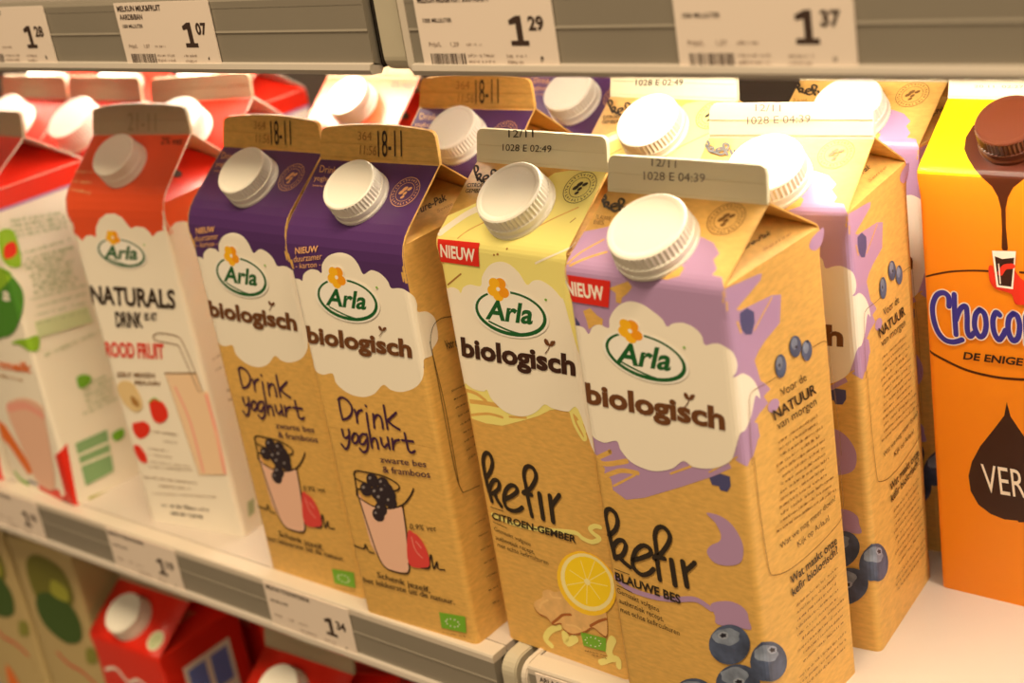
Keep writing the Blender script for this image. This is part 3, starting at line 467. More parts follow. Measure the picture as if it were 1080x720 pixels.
('S','fruit_picture','pinkl','F',((-22.6,87.9),(-18.2,68.0),(-17.9,38.4)),1.6,1),
('S','fruit_picture','pinkl','F',((-1.6,85.1),(-1.2,62.1),(-2.2,39.4)),2,1),
('S','fruit_picture','kraftd','F',((-29.1,116.9),(-24.4,119.1),(-11.7,118.1),(-8.5,113.7),(-5.6,100.8),(-3.3,87.2)),0.55,1),
('S','fruit_picture','kraftd','F',((-29.1,116.9),(-28.2,114.7),(-14.5,113.2),(-11.8,110.6),(-6.8,89.4),(-5.2,87.0)),0.55,1),
('P','fruit_picture','oat','F',((-67.4,83.8),(-61.6,88.3),(-54.3,87.6),(-51.1,80.4),(-51.7,73.4),(-57.9,69.8),(-65.2,74.1)),1),
('P','fruit_picture','kraftm','F',((-58.3,79.7),(-54.2,77.2),(-54.3,73.2),(-58.7,74.7)),1),
('P','fruit_picture','redf','F',((-45.9,76.0),(-40.0,79.1),(-34.5,77.1),(-33.6,70.3),(-39.6,65.4),(-45.5,66.1)),1),
('S','fruit_picture','leafg','F',((-45.7,76.6),(-41.0,79.8),(-37.1,78.2)),0.8,1),
('P','fruit_picture','redf','F',((-63.0,62.3),(-57.4,63.9),(-53.4,64.7),(-50.0,61.7),(-53.8,56.2),(-61.0,53.4),(-64.0,57.1)),1),
('P','fruit_picture','redf','F',((-67.3,47.6),(-62.6,48.8),(-59.3,43.4),(-60.3,38.2),(-65.7,39.6)),1),
('Q','lettering','kraftd','F',((-49.2,58.8),(-29.6,58.5)),1.3),
('Q','lettering','kraftd','F',((-42.3,53.5),(-32.4,53.6)),1.2),
('Q','lettering','kraftd','F',((-55.4,47.5),(-40.5,47.7)),1),
('Q','lettering','kraftd','F',((-56.7,43.7),(-39.3,43.8)),1),
('Q','lettering','kraftd','F',((-57.0,39.2),(-27.1,39.6)),1),
('Q','lettering','kraftd','F',((-59.4,35.6),(-25.3,37.8)),1),
('Q','lettering','kraftd','F',((-65.6,28.6),(-25.4,29.7)),1.2),
('Q','lettering','kraftd','F',((-55.6,24.3),(-31.6,25.4)),1.2),
('Q','lettering','kraftd','F',((-62.5,18.6),(-13.1,22.9)),1),
('Q','lettering','dark','F',((-58.0,11.5),(-21.3,13.2)),2.2),
('Q','lettering','dark','F',((-51.9,7.1),(-27.7,8.1)),2.2),
('Q','lettering','peach','R',((-74.2,207.6),(-54.6,207.5)),1.8),
('Q','lettering','peach','R',((-72.6,201.8),(-53.6,200.9)),1.8),
('Q','lettering','peach','R',((-71.0,197.4),(-52.0,194.8)),1.8),
('E','gusset_spot','dark','G',((24.6,12.1),(26.7,10.6),(26.8,14.1))),
('Q','lettering','kraftd','S',((8.2,101.4),(14.4,101.9)),1.2),
('Q','lettering','kraftd','S',((7.9,95.3),(13.2,95.4)),1.2),
('Q','lettering','kraftd','S',((12.0,81.6),(15.9,81.4)),1.2),
('Q','lettering','kraftd','S',((12.0,76.2),(15.4,75.8)),1.2),
('P','lettering','greeng','S',((7.8,17.5),(13.4,17.5),(11.3,9.5),(6.1,9.2)),0),
('T','date_code','sealt','N','21-11',((-8.7,1.4),(11.7,1.1),(-7.2,10.6)),0),
('T','lettering','dark','R','2% vet',((-17.2,225.4),(-2.2,225.1),(-18.6,229.7)),0)],
'F':[
('P','body','redm','-',((-70,182),(-70,231),(0,231),(0,193),(64,193),(64,182)),0),
('S','body','lilac','-',((-70,181.5),(64,181.5)),1.6,0),
('P','logo','pear','F',((-10.8,145.0),(-1.9,148.4),(2.5,143.5),(5.3,134.4),(2.4,124.5),(-5.1,115.5),(-16.0,108.2),(-28.3,104.3),(-40.4,103.8)),1),
('P','logo','lime','F',((-13.5,147.9),(-2.5,149.9),(1.7,144.6),(-10.7,137.1),(-17.8,134.7)),1),
('T','logo','paper','F','a',((-14.2,129.5),(-5.9,130.1),(-9.7,138.1)),0.03),
('P','logo','lime','F',((1.5,170.4),(8.4,170.3),(10.8,164.5),(9.0,148.9),(2.0,150.4),(-1.5,157.0)),1),
('P','logo','redf','F',((2.6,162.1),(8.5,162.7),(9.0,157.4),(5.7,154.7),(0.62,155.7)),1),
('P','logo','lime','F',((-19.3,102.0),(-8.6,106.1),(6.2,107.5),(4.8,99.2),(-3.0,100.5),(-10.4,102.6)),1),
('T','lettering','orange','F','ermelk',((-55.8,81.1),(-5.7,85.8),(-52.2,87.7)),0.03),
('Q','lettering','kraftm','F',((-46.1,76.8),(-18.8,78.0)),2),
('P','fruit_picture','shake','F',((-50.3,53.5),(-37.2,63.0),(-19.3,67.0),(-6.2,64.8),(-6.2,57.2),(-18.1,9.5),(-38.7,8.1),(-42.5,21.7)),1),
('S','fruit_picture','pinkl','F',((-46.4,55.8),(-24.8,61.4),(-8.1,58.4)),5,1),
('P','body','orange','F',((-66.4,44.1),(-59.0,42.4),(-44.6,22.9),(-40.0,13.4),(-48.1,10.8),(-61.4,27.4),(-72.2,33.3)),0),
('P','body','redm','F',((-39.6,6.2),(-32.2,5.0),(-15.2,8.0),(-14.3,3.5),(0.72,-0.04),(2.9,1.4),(-8.4,3.0),(-9.8,6.4),(-15.9,0.26),(-40.0,2.3)),0),
('P','body','redm','-',((-7.7,32.3),(5.4,39.4),(1.1,1.3),(-9.3,3.6)),0),
('S','body','leafg','F',((-64.4,8.4),(-59.9,4.6),(-52.3,3.4)),3,1),
('S','body','navy','F',((-50.3,5.8),(-41.4,5.8)),2,1),
('S','body','olive','S',((9.6,0.9),(21.1,-0.84),(41.5,-1.3)),2,0),
('Q','lettering','greeng','S',((8.6,173.6),(40.7,167.8)),2.2),
('Q','lettering','greeng','S',((9.2,170.5),(42.7,164.7)),2.2),
('Q','lettering','greeng','S',((10.6,167.3),(43.2,161.9)),2.2),
('Q','lettering','greeng','S',((10.9,164.2),(43.0,159.2)),2.2),
('Q','lettering','greeng','S',((9.0,153.9),(42.8,151.5)),2.2),
('Q','lettering','greeng','S',((12.8,149.8),(42.0,146.7)),2.2),
('Q','lettering','greeng','S',((8.9,147.7),(37.0,144.6)),2.2),
('Q','lettering','greeng','S',((10.7,145.1),(36.5,142.1)),2.2),
('Q','lettering','greeng','S',((14.7,142.1),(40.6,139.0)),2.2),
('Q','lettering','greeng','S',((11.7,140.0),(39.7,136.5)),2.2),
('Q','lettering','greeng','S',((12.9,137.4),(39.2,133.9)),2.2),
('Q','lettering','greeng','S',((12.3,134.9),(39.1,131.3)),2.2),
('Q','lettering','greeng','S',((14.9,132.1),(40.0,128.5)),2.2),
('Q','lettering','greeng','S',((11.4,130.1),(38.5,126.1)),2.2),
('P','lettering','greenp','S',((7.0,115.1),(41.3,111.5),(41.9,101.3),(6.7,105.5)),0),
('Q','lettering','greeng','S',((8.4,127.6),(43.8,123.4)),1.6),
('Q','lettering','greeng','S',((10.8,122.5),(42.2,118.3)),1.6),
('Q','lettering','greeng','S',((8.9,118.0),(43.5,112.8)),1.6),
('Q','lettering','greeng','S',((8.1,113.4),(40.7,107.9)),1.6),
('Q','lettering','greeng','S',((7.3,93.8),(45.0,93.4)),2),
('Q','lettering','greeng','S',((21.8,67.0),(41.9,66.4)),2.0),
('Q','lettering','greeng','S',((24.3,63.8),(44.6,63.2)),2.0),
('Q','lettering','greeng','S',((24.0,60.6),(42.7,60.1)),2.0),
('Q','lettering','greeng','S',((24.0,57.4),(43.3,57.0)),2.0),
('Q','lettering','greeng','S',((23.8,54.1),(41.4,53.9)),2.0),
('Q','lettering','greeng','S',((20.2,50.9),(44.9,50.7)),2.0),
('P','lettering','leafg','S',((22.6,74.1),(28.0,73.8),(31.5,70.3),(27.7,66.8),(22.4,67.5)),1),
('P','lettering','greenb','S',((10.0,37.0),(32.2,36.1),(29.1,9.8),(9.1,9.5)),0),
('S','lettering','cream','S',((10.1,29.2),(30.7,28.1)),1.6,1),
('S','lettering','cream','S',((9.9,23.0),(29.8,21.4)),1.6,1),
('P','lettering','leafg','S',((34.4,31.9),(42.2,32.3),(41.5,27.1),(35.4,26.7)),1)],
'G':[
('P','body','cyellow','-',((-70,191.9),(-70,231),(0,231),(0,191.9)),0),
('P','body','choc','-',((-51.6,219.5),(-54.6,216.9),(-55.5,210.8),(-54.1,204.8),(-50.9,200.2),(-48.4,197.4),(-46.3,195.0),(-43.1,192.0),(-38.9,188.4),(-36.7,184.3),(-35.6,179.5),(-35.5,171.8),(-35.5,171.8),(-36.0,163.4),(-35.6,162.4),(-33.8,162.4),(-33.4,163.4),(-33.9,171.8),(-33.9,171.8),(-33.8,179.5),(-32.7,184.3),(-30.5,188.4),(-26.3,192.0),(-23.1,195.0),(-21.0,197.4),(-18.6,200.2),(-15.3,204.8),(-13.9,210.8),(-14.8,216.9),(-17.8,219.5)),0),
('P','glass_picture','redf','F',((-41.5,154.9),(-39.8,155.6),(-38.9,152.6),(-34.9,155.5),(-33.0,156.7),(-31.1,154.9),(-29.3,152.6),(-27.4,150.8),(-20.0,147.7),(-20.2,139.2),(-27.8,140.3),(-31.1,140.4),(-32.5,144.3),(-36.3,145.4),(-39.2,146.1),(-41.2,148.9)),1),
('P','glass_picture','paper','F',((-39.8,162.0),(-30.1,162.6),(-31.8,146.6),(-38.5,146.8)),0),
('P','glass_picture','chocd','F',((-38.8,159.8),(-35.8,158.9),(-30.9,159.9),(-32.5,147.5),(-37.7,147.7)),0),
('S','glass_picture','redf','F',((-36.8,152.8),(-34.9,155.5),(-31.8,156.3)),2.2,1),
('S','glass_picture','paper','F',((-37.3,156.8),(-36.9,148.3)),0.5,0),
('S','brand_lettering','silver','F',((-59.0,136.1),(-59.0,140.2),(-61.2,141.8),(-64.3,140.1),(-66.2,135.2),(-66.0,129.1),(-64.4,124.0),(-61.6,120.9),(-57.9,120.4),(-54.1,121.9)),3.4,1),
('S','brand_lettering','silver','F',((-56.5,141.5),(-56.7,132.6),(-56.6,123.9)),3.4,1),
('S','brand_lettering','silver','F',((-56.3,130.4),(-54.2,135.5),(-51.8,136.9),(-51.4,133.2),(-51.6,126.4),(-50.5,123.9),(-48.8,125.7)),3.4,1),
('S','brand_lettering','silver','F',((-45.9,136.2),(-47.8,133.7),(-48.4,128.4),(-46.7,124.4),(-44.6,125.5),(-43.5,129.7),(-44.0,134.5),(-45.9,136.2)),3.4,1),
('S','brand_lettering','silver','F',((-37.7,134.9),(-39.2,135.8),(-40.6,132.3),(-40.3,127.2),(-38.5,124.0),(-36.6,126.2),(-35.5,128.5)),3.4,1),
('S','brand_lettering','silver','F',((-32.0,136.2),(-33.9,133.9),(-34.4,128.7),(-32.8,124.6),(-30.6,125.8),(-29.6,130.8),(-30.3,135.1),(-32.0,136.2)),3.4,1),
('S','brand_lettering','silver','F',((-26.9,123.8),(-26.9,135.5),(-24.4,136.9),(-23.5,131.6),(-23.4,123.9),(-23.2,133.8),(-21.0,136.8),(-19.4,132.1),(-19.4,123.7)),3.4,1),
('S','brand_lettering','silver','F',((-17.1,129.5),(-14.0,131.3),(-14.2,135.3),(-16.3,135.3),(-17.4,130.2),(-15.9,123.8),(-13.5,125.2)),3.4,1),
('S','brand_lettering','silver','F',((-10.4,142.6),(-10.8,133.2),(-9.8,123.5)),3.4,1),
('S','brand_lettering','blue','F',((-59.0,136.1),(-59.0,140.2),(-61.2,141.8),(-64.3,140.1),(-66.2,135.2),(-66.0,129.1),(-64.4,124.0),(-61.6,120.9),(-57.9,120.4),(-54.1,121.9)),2.3,1),
('S','brand_lettering','blue','F',((-56.5,141.5),(-56.7,132.6),(-56.6,123.9)),2.3,1),
('S','brand_lettering','blue','F',((-56.3,130.4),(-54.2,135.5),(-51.8,136.9),(-51.4,133.2),(-51.6,126.4),(-50.5,123.9),(-48.8,125.7)),2.3,1),
('S','brand_lettering','blue','F',((-45.9,136.2),(-47.8,133.7),(-48.4,128.4),(-46.7,124.4),(-44.6,125.5),(-43.5,129.7),(-44.0,134.5),(-45.9,136.2)),2.3,1),
('S','brand_lettering','blue','F',((-37.7,134.9),(-39.2,135.8),(-40.6,132.3),(-40.3,127.2),(-38.5,124.0),(-36.6,126.2),(-35.5,128.5)),2.3,1),
('S','brand_lettering','blue','F',((-32.0,136.2),(-33.9,133.9),(-34.4,128.7),(-32.8,124.6),(-30.6,125.8),(-29.6,130.8),(-30.3,135.1),(-32.0,136.2)),2.3,1),
('S','brand_lettering','blue','F',((-26.9,123.8),(-26.9,135.5),(-24.4,136.9),(-23.5,131.6),(-23.4,123.9),(-23.2,133.8),(-21.0,136.8),(-19.4,132.1),(-19.4,123.7)),2.3,1),
('S','brand_lettering','blue','F',((-17.1,129.5),(-14.0,131.3),(-14.2,135.3),(-16.3,135.3),(-17.4,130.2),(-15.9,123.8),(-13.5,125.2)),2.3,1),
('S','brand_lettering','blue','F',((-10.4,142.6),(-10.8,133.2),(-9.8,123.5)),2.3,1),
('T','lettering','chocd','F','DE ENIGE ÉCHTE',((-54.1,113.3),(-9.6,114.5),(-53.4,116.6)),0.03),
('S','body','choc','F',((-69.3,147.7),(-63.0,149.8),(-56.8,151.4),(-48.7,152.6),(-40.8,153.1)),0.8,1),
('S','body','choc','F',((-28.8,153.9),(-19.8,153.6),(-8.8,151.4)),0.9,1),
('S','body','choc','F',((-69.1,114.4),(-61.9,111.3),(-52.8,108.3),(-41.7,107.1),(-32.7,107.4),(-21.0,109.0),(-9.6,112.8)),1.1,1),
('P','body','chocd','-',((-36.3,96.6),(-37.6,90.2),(-42.3,83.1),(-48.6,74.0),(-52.6,65.9),(-54.4,59.0),(-53.8,51.7),(-50.6,45.8),(-45.4,42.5),(-39.4,41.2),(-33.5,41.9),(-33.1,41.2),(-27.1,42.5),(-21.9,45.8),(-18.7,51.7),(-18.1,59.0),(-19.9,65.9),(-23.9,74.0),(-30.2,83.1),(-34.9,90.2)),0),
('T','lettering','paper','F','VERS',((-47.7,53.0),(-24.7,53.6),(-48.6,65.9)),0.0),
('T','date_code','grey','N','20 11  02:27',((-23.7,4.1),(-3.4,4.3),(-23.8,5.1)),0)],
}
# ------------------------------------------------------------------ helpers
def link_mesh(name, bm, mats, parent=None, smooth=False):
    me = bpy.data.meshes.new(name); bm.to_mesh(me); bm.free()
    for m in mats: me.materials.append(m)
    if smooth:
        for p in me.polygons: p.use_smooth = True
    o = bpy.data.objects.new(name, me); COL.objects.link(o)
    if parent: o.parent = parent
    return o
def tag(o, label=None, cat=None, group=None, kind=None):
    if label: o['label'] = label
    if cat: o['category'] = cat
    if group: o['group'] = group
    if kind: o['kind'] = kind
    return o
def empty(name, loc, rz=0, scale=None):
    o = bpy.data.objects.new(name, None); COL.objects.link(o); o.location = loc; o.rotation_euler = (0, 0, rz); o.empty_display_size = .02
    if scale: o.scale = scale
    return o
def copy_tree(o, parent=None):
    c = o.copy(); COL.objects.link(c)
    if parent: c.parent = parent
    for ch in list(o.children): copy_tree(ch, c)
    return c
def add_box(bm, x0, x1, y0, y1, z0, z1, mi=0, bev=0):
    vs = [bm.verts.new((x, y, z)) for x in (x0, x1) for y in (y0, y1) for z in (z0, z1)]
    fs = [bm.faces.new([vs[i] for i in q]) for q in ((0,1,3,2),(4,6,7,5),(0,4,5,1),(2,3,7,6),(0,2,6,4),(1,5,7,3))]
    for f in fs: f.material_index = mi
    if bev:
        es = list({e for f in fs for e in f.edges})
        r = bmesh.ops.bevel(bm, geom=es, offset=bev, segments=3, affect='EDGES', profile=.5)
        for f in r['faces']: f.material_index = mi
def add_prism_x(bm, prof, x0, x1, mi=0):
    """profile of (y, z) points swept along x"""
    a = [bm.verts.new((x0, y, z)) for y, z in prof]; b = [bm.verts.new((x1, y, z)) for y, z in prof]
    n = len(prof); fs = []
    for i in range(n): fs.append(bm.faces.new((a[i], a[(i+1) % n], b[(i+1) % n], b[i])))
    fs.append(bm.faces.new(list(reversed(a)))); fs.append(bm.faces.new(b))
    for f in fs: f.material_index = mi
    bmesh.ops.recalc_face_normals(bm, faces=fs)
def lathe(bm, prof, mi=0, n=48, rib=None):
    """profile of (r, z); rib = set of profile indices that are fluted"""
    rings = []
    for k, (r, z) in enumerate(prof):
        ring = []
        for i in range(n):
            rr = r
            if rib and k in rib and (i % 2): rr = r-.00055
            a = 2*math.pi*i/n
            ring.append(bm.verts.new((rr*math.cos(a), rr*math.sin(a), z)))
        rings.append(ring)
    for k in range(len(prof)-1):
        for i in range(n):
            f = bm.faces.new((rings[k][i], rings[k][(i+1) % n], rings[k+1][(i+1) % n], rings[k+1][i])); f.material_index = mi
    bm.faces.new(rings[-1]).material_index = mi
    bm.faces.new(list(reversed(rings[0]))).material_index = mi
def catmull(pts, closed, n=6):
    out = []; N = len(pts)
    rng = range(N) if closed else range(N-1)
    for i in rng:
        if closed: p0, p1, p2, p3 = pts[(i-1) % N], pts[i], pts[(i+1) % N], pts[(i+2) % N]
        else: p0, p1, p2, p3 = pts[max(i-1, 0)], pts[i], pts[i+1], pts[min(i+2, N-1)]
        for k in range(n):
            t = k/n; t2 = t*t; t3 = t2*t
            out.append(tuple(.5*((2*p1[j])+(-p0[j]+p2[j])*t+(2*p0[j]-5*p1[j]+4*p2[j]-p3[j])*t2+(-p0[j]+3*p1[j]-3*p2[j]+p3[j])*t3) for j in (0, 1)))
    if not closed: out.append(tuple(pts[-1]))
    return out
TXT = {}
def text_geo(s, bold):
    key = (s, bold)
    if key in TXT: return TXT[key]
    def grab(body):
        c = bpy.data.curves.new('lettering_source', 'FONT'); c.body = body; c.size = 1; c.offset = bold; c.resolution_u = 3
        o = bpy.data.objects.new('lettering_source', c); COL.objects.link(o)
        dg = bpy.context.evaluated_depsgraph_get(); me = o.evaluated_get(dg).to_mesh()
        vs = [(v.co.x, v.co.y) for v in me.vertices]; fs = [tuple(p.vertices) for p in me.polygons]
        o.evaluated_get(dg).to_mesh_clear(); bpy.data.objects.remove(o); bpy.data.curves.remove(c)
        return vs, fs
    vs, fs = grab(s)
    hv, _ = grab('H'); cap = max(v[1] for v in hv)
    x0 = min(v[0] for v in vs); x1 = max(v[0] for v in vs)
    TXT[key] = ([((x-x0)/(x1-x0), y/cap) for x, y in vs], fs)
    return TXT[key]

# ------------------------------------------------------------------ flat print (millimetre) builder, later bent onto the board
class Flat:
    def __init__(self): self.layers = []            # (verts2d, faces, colour key, layer offset)
    def add(self, vs, fs, col, off): self.layers.append((vs, fs, col, off))
    def poly(self, pts, col, off):
        tri = tessellate_polygon([[Vector((p[0], p[1], 0)) for p in pts]])
        self.add([tuple(p) for p in pts], [tuple(t) for t in tri], col, off)
    def stroke(self, pts, w, col, off):
        n = len(pts); L = []; R = []
        for i in range(n):
            a = pts[max(i-1, 0)]; b = pts[min(i+1, n-1)]
            dx, dy = b[0]-a[0], b[1]-a[1]; d = math.hypot(dx, dy) or 1e-6
            nx, ny = -dy/d*w/2, dx/d*w/2
            L.append((pts[i][0]+nx, pts[i][1]+ny)); R.append((pts[i][0]-nx, pts[i][1]-ny))
        def capv(c, start):
            i = 0 if start else n-1; j = 1 if start else n-2
            ang = math.atan2(pts[i][1]-pts[j][1], pts[i][0]-pts[j][0])
            return [(c[0]+w/2*math.cos(ang+q), c[1]+w/2*math.sin(ang+q)) for q in (-1.0, -.5, 0, .5, 1.0)]
        vs = L+R; fs = [(i, n+i, n+i+1, i+1) for i in range(n-1)]
        if w > .5:
            for st in (True, False):
                c = capv(pts[0 if st else n-1], st); b0 = len(vs); vs = vs+c
                if st: fs.append((0, *[b0+k for k in range(5)], n))
                else: fs.append((2*n-1, *[b0+k for k in range(5)], n-1))
        self.add(vs, fs, col, off)
    def ellipse(self, c, ax, ay, col, off, n=28):
        self.poly([(c[0]+ax[0]*math.cos(a)+ay[0]*math.sin(a), c[1]+ax[1]*math.cos(a)+ay[1]*math.sin(a)) for a in [2*math.pi*i/n for i in range(n)]], col, off)
    def text(self, s, p0, p1, p2, col, off, bold=0):
        vs, fs = text_geo(s, bold)
        self.add([(p0[0]+u*(p1[0]-p0[0])+v*(p2[0]-p0[0]), p0[1]+u*(p1[1]-p0[1])+v*(p2[1]-p0[1])) for u, v in vs], fs, col, off)
    def squiggle(self, p, q, h, col, off):
        dx, dy = q[0]-p[0], q[1]-p[1]; d = math.hypot(dx, dy) or 1e-6; ux, uy = dx/d, dy/d; vx, vy = -uy, ux
        vs = []; fs = []; x = 0; left = random.randint(3, 9)
        def bar(a0, a1, b0, b1):
            k = len(vs)
            for a, b in ((a0, b0), (a1, b0), (a1, b1), (a0, b1)): vs.append((p[0]+ux*a+vx*b, p[1]+uy*a+vy*b))
            fs.append((k, k+1, k+2, k+3))
        w = h*.2
        while x < d-h*.4:
            if left == 0: x += h*.5; left = random.randint(2, 9); continue
            left -= 1; hh = h*random.choice((.68, .68, .7, 1.0)); y0 = -h*.3 if random.random() < .12 else 0
            if random.random() < .8: bar(x, x+w, y0, hh)
            if random.random() < .7: bar(x+w, x+h*.42, hh*random.choice((0, .4, .85)), hh*random.choice((.15, .55, 1.0))+w*.5)
            if random.random() < .6: bar(x+h*.4, x+h*.4+w, 0, h*.68)
            x += h*.66
        if vs: self.add(vs, fs, col, off)
    def logo(self, c, r, t, off):
        ax = (r[0]-c[0], r[1]-c[1]); ay = (t[0]-c[0], t[1]-c[1])
        k = math.hypot(*ax)
        P = lambda u, v: (c[0]+ax[0]*u+ay[0]*v, c[1]+ax[1]*u+ay[1]*v)
        oval = lambda s, du=0, dv=0: [P(du+s*math.cos(a), dv+s*math.sin(a)) for a in [2*math.pi*i/40 for i in range(40)]]
        self.poly(oval(1.07), 'white', off); self.poly(oval(1.0), 'dgreen', off+.004)
        self.poly([P(-.005+.915*math.cos(a), .035+.865*math.sin(a)) for a in [2*math.pi*i/40 for i in range(40)]], 'white', off+.008)
        self.stroke([P(-.62+.045*i, -.50-.26*math.sin(i/24*math.pi*.62)-.004*i) for i in range(25)], k*.045, 'dgreen', off+.010)
        f = (-.30, 1.02)                                  # the flower that sits on the oval
        for a in (62, 128, 200, 268, 338):
            q = math.radians(a); u = f[0]+.16*math.cos(q)*1.05; v = f[1]+.30*math.sin(q)
            self.poly([P(u+.185*math.cos(b), v+.30*math.sin(b)) for b in [2*math.pi*i/18 for i in range(18)]], 'white', off+.0105+a*1e-6)
        for j, a in enumerate((62, 128, 200, 268, 338)):
            q = math.radians(a); u = f[0]+.16*math.cos(q)*1.05; v = f[1]+.30*math.sin(q)
            self.poly([P(u+.15*math.cos(b), v+.24*math.sin(b)) for b in [2*math.pi*i/18 for i in range(18)]], 'goldd' if a in (62, 338) else 'gold', off+.012+j*5e-4)
        self.poly([P(f[0]+.055*math.cos(b), f[1]+.09*math.sin(b)) for b in [2*math.pi*i/14 for i in range(14)]], 'white', off+.016)
        self.poly([P(1.0+.035*math.cos(b), .86+.055*math.sin(b)) for b in [2*math.pi*i/12 for i in range(12)]], 'leafg', off+.01)
    def stamp(self, c, r, col, off):
        ring = lambda rr: [(c[0]+rr*math.cos(a), c[1]+rr*math.sin(a)) for a in [2*math.pi*i/36 for i in range(37)]]
        self.stroke(ring(r), .28, col, off); self.stroke(ring(r*.64), .22, col, off)
        s = 'RENEWABLE 100% '
        for i in range(26):
            a = 2*math.pi*i/26
            x, y = c[0]+r*.82*math.cos(a), c[1]+r*.82*math.sin(a); tx, ty = -math.sin(a), math.cos(a); nx, ny = math.cos(a), math.sin(a)
            hw, hh = .34, .5
            self.stroke([(x-nx*hh, y-ny*hh), (x+nx*hh, y+ny*hh)], .3, col, off)
            if i % 3: self.stroke([(x+nx*hh*(1-i % 2), y+ny*hh*(1-i % 2)), (x+nx*hh*(1-i % 2)+tx*.7, y+ny*hh*(1-i % 2)+ty*.7)], .28, col, off)
        for du, dv, an, sc in ((-.10, .20, .75, 1), (.24, .22, .6, .85), (-.26, -.04, .7, .95), (.04, -.10, .9, .75), (-.02, -.36, .6, .7)):
            x, y = c[0]+du*r, c[1]+dv*r; ca, sa = math.cos(an), math.sin(an)
            self.ellipse((x, y), (r*.21*ca*sc, r*.21*sa*sc), (-r*.13*sa*sc, r*.13*ca*sc), col, off, 16)


# ------------------------------------------------------------------ gable-top carton
class Carton:
    R = 3.2
    def __init__(self, Hb=193.4, Hr=216.0, Hf=229.0, D=64.6, ft=2.3, q=3.5, arch=False):
        self.Hb, self.Hr, self.Hf, self.D, self.ft, self.q, self.arch = Hb, Hr, Hf, D, ft, q, arch
        L = math.hypot(D/2, Hr-Hb); self.dy, self.dz, self.L = D/2/L, (Hr-Hb)/L, L
        k = 32.0; gl = math.hypot(k, Hr-Hb); self.gv = (-k/gl, (Hr-Hb)/gl)
    def prof(self, t):                        # (y, z, ny, nz) going up the front and over the roof
        Hb, q = self.Hb, self.q
        if t <= Hb-q: return 0, t, -1, 0
        if t >= Hb+q: e = t-Hb; return e*self.dy, Hb+e*self.dz, -self.dz, self.dy
        u = (t-Hb+q)/(2*q)
        y = u*u*q*self.dy; z = (1-u)**2*(Hb-q)+2*u*(1-u)*Hb+u*u*(Hb+q*self.dz)
        ny, nz = -(1-u)-u*self.dz, u*self.dy; n = math.hypot(ny, nz)
        return y, z, ny/n, nz/n
    def rad(self, t):
        a = self.Hb-self.q
        if t <= a-9: return self.R
        return max(.4, self.R*(a-t)/9)
    def corner(self, s, r):                   # (x, depth, nx, nd)
        if s <= -r: return 35+s, 0, 0, 1
        if s >= r: return 35, s, 1, 0
        u = (s+r)/(2*r)
        x = (1-u)**2*(35-r)+2*u*(1-u)*35+u*u*35; d = u*u*r
        n = math.hypot(u, 1-u)
        return x, d, u/n, (1-u)/n
    def M(self, s, t, off=0):
        if s < -35:
            x, y, z = self.M(-70-s, t, off); return -x, y, z
        y, z, ny, nz = self.prof(min(t, self.Hb+self.L))
        x, d, nx, nd = self.corner(s, self.rad(t))
        yy = d+y if d < 4 else max(d, y)
        return x+nx*off, yy+ny*nd*off, z+nz*nd*off
    def G(self, u, v, off=0):                 # folded-in side triangle
        y0, z0, _, _ = self.prof(self.Hb)
        return 35+self.gv[0]*v+self.gv[1]*off, u, z0+self.gv[1]*v+ -self.gv[0]*off
    def N(self, u, v, off=0):                 # face of the top seal
        l = math.hypot(self.ft, self.Hf-self.Hr)
        return u, self.D/2-.9+self.ft/l*v-off, self.Hr+(self.Hf-self.Hr)/l*v
    def bend(self, flat, face, part_split=False):
        """returns {part: (bmesh, [colour keys])}"""
        out = {}
        def target(p):
            if p not in out: out[p] = (bmesh.new(), [])
            return out[p]
        for vs, fs, col, off in flat:
            bm = bmesh.new(); V = [bm.verts.new((a, b, 0)) for a, b in vs]
            for f in fs:
                if len(set(f)) > 2:
                    try: bm.faces.new([V[i] for i in f])
                    except ValueError: pass
            if face not in 'GN':
                s0 = min(v[0] for v in vs); s1 = max(v[0] for v in vs); t0 = min(v[1] for v in vs); t1 = max(v[1] for v in vs)
                R, Hb, q = self.R, self.Hb, self.q
                cuts = []
                if s1 > -R and s0 < R: cuts += [((c, 0, 0), (1, 0, 0)) for c in (-R, -R*.5, 0, R*.5, R) if s0 < c < s1]
                if s0 < -70+R: cuts += [((c, 0, 0), (1, 0, 0)) for c in (-70+R, -70+R*.5) if s0 < c < s1]
                if t1 > Hb-q-9: cuts += [((0, c, 0), (0, 1, 0)) for c in (Hb-q-9, Hb-q, Hb-q*.5, Hb, Hb+q*.5, Hb+q) if t0 < c < t1]
                for pc, pn in cuts:
                    bmesh.ops.bisect_plane(bm, geom=bm.verts[:]+bm.edges[:]+bm.faces[:], dist=1e-5, plane_co=pc, plane_no=pn)
            for f in bm.faces:
                cc = f.calc_center_median()
                part = 'top' if (part_split and cc.y > self.Hb) else 'main'
                tb, keys = target(part)
                if col not in keys: keys.append(col)
                nv = []
                for v in f.verts:
                    if face == 'G': p = self.G(v.co.x, v.co.y, off)
                    elif face == 'N': p = self.N(v.co.x, v.co.y, off)
                    else: p = self.M(v.co.x, v.co.y, off)
                    nv.append(tb.verts.new([c/1000 for c in p]))
                nf = tb.faces.new(nv); nf.material_index = keys.index(col)
                nf.normal_update()
            bm.free()
        return out

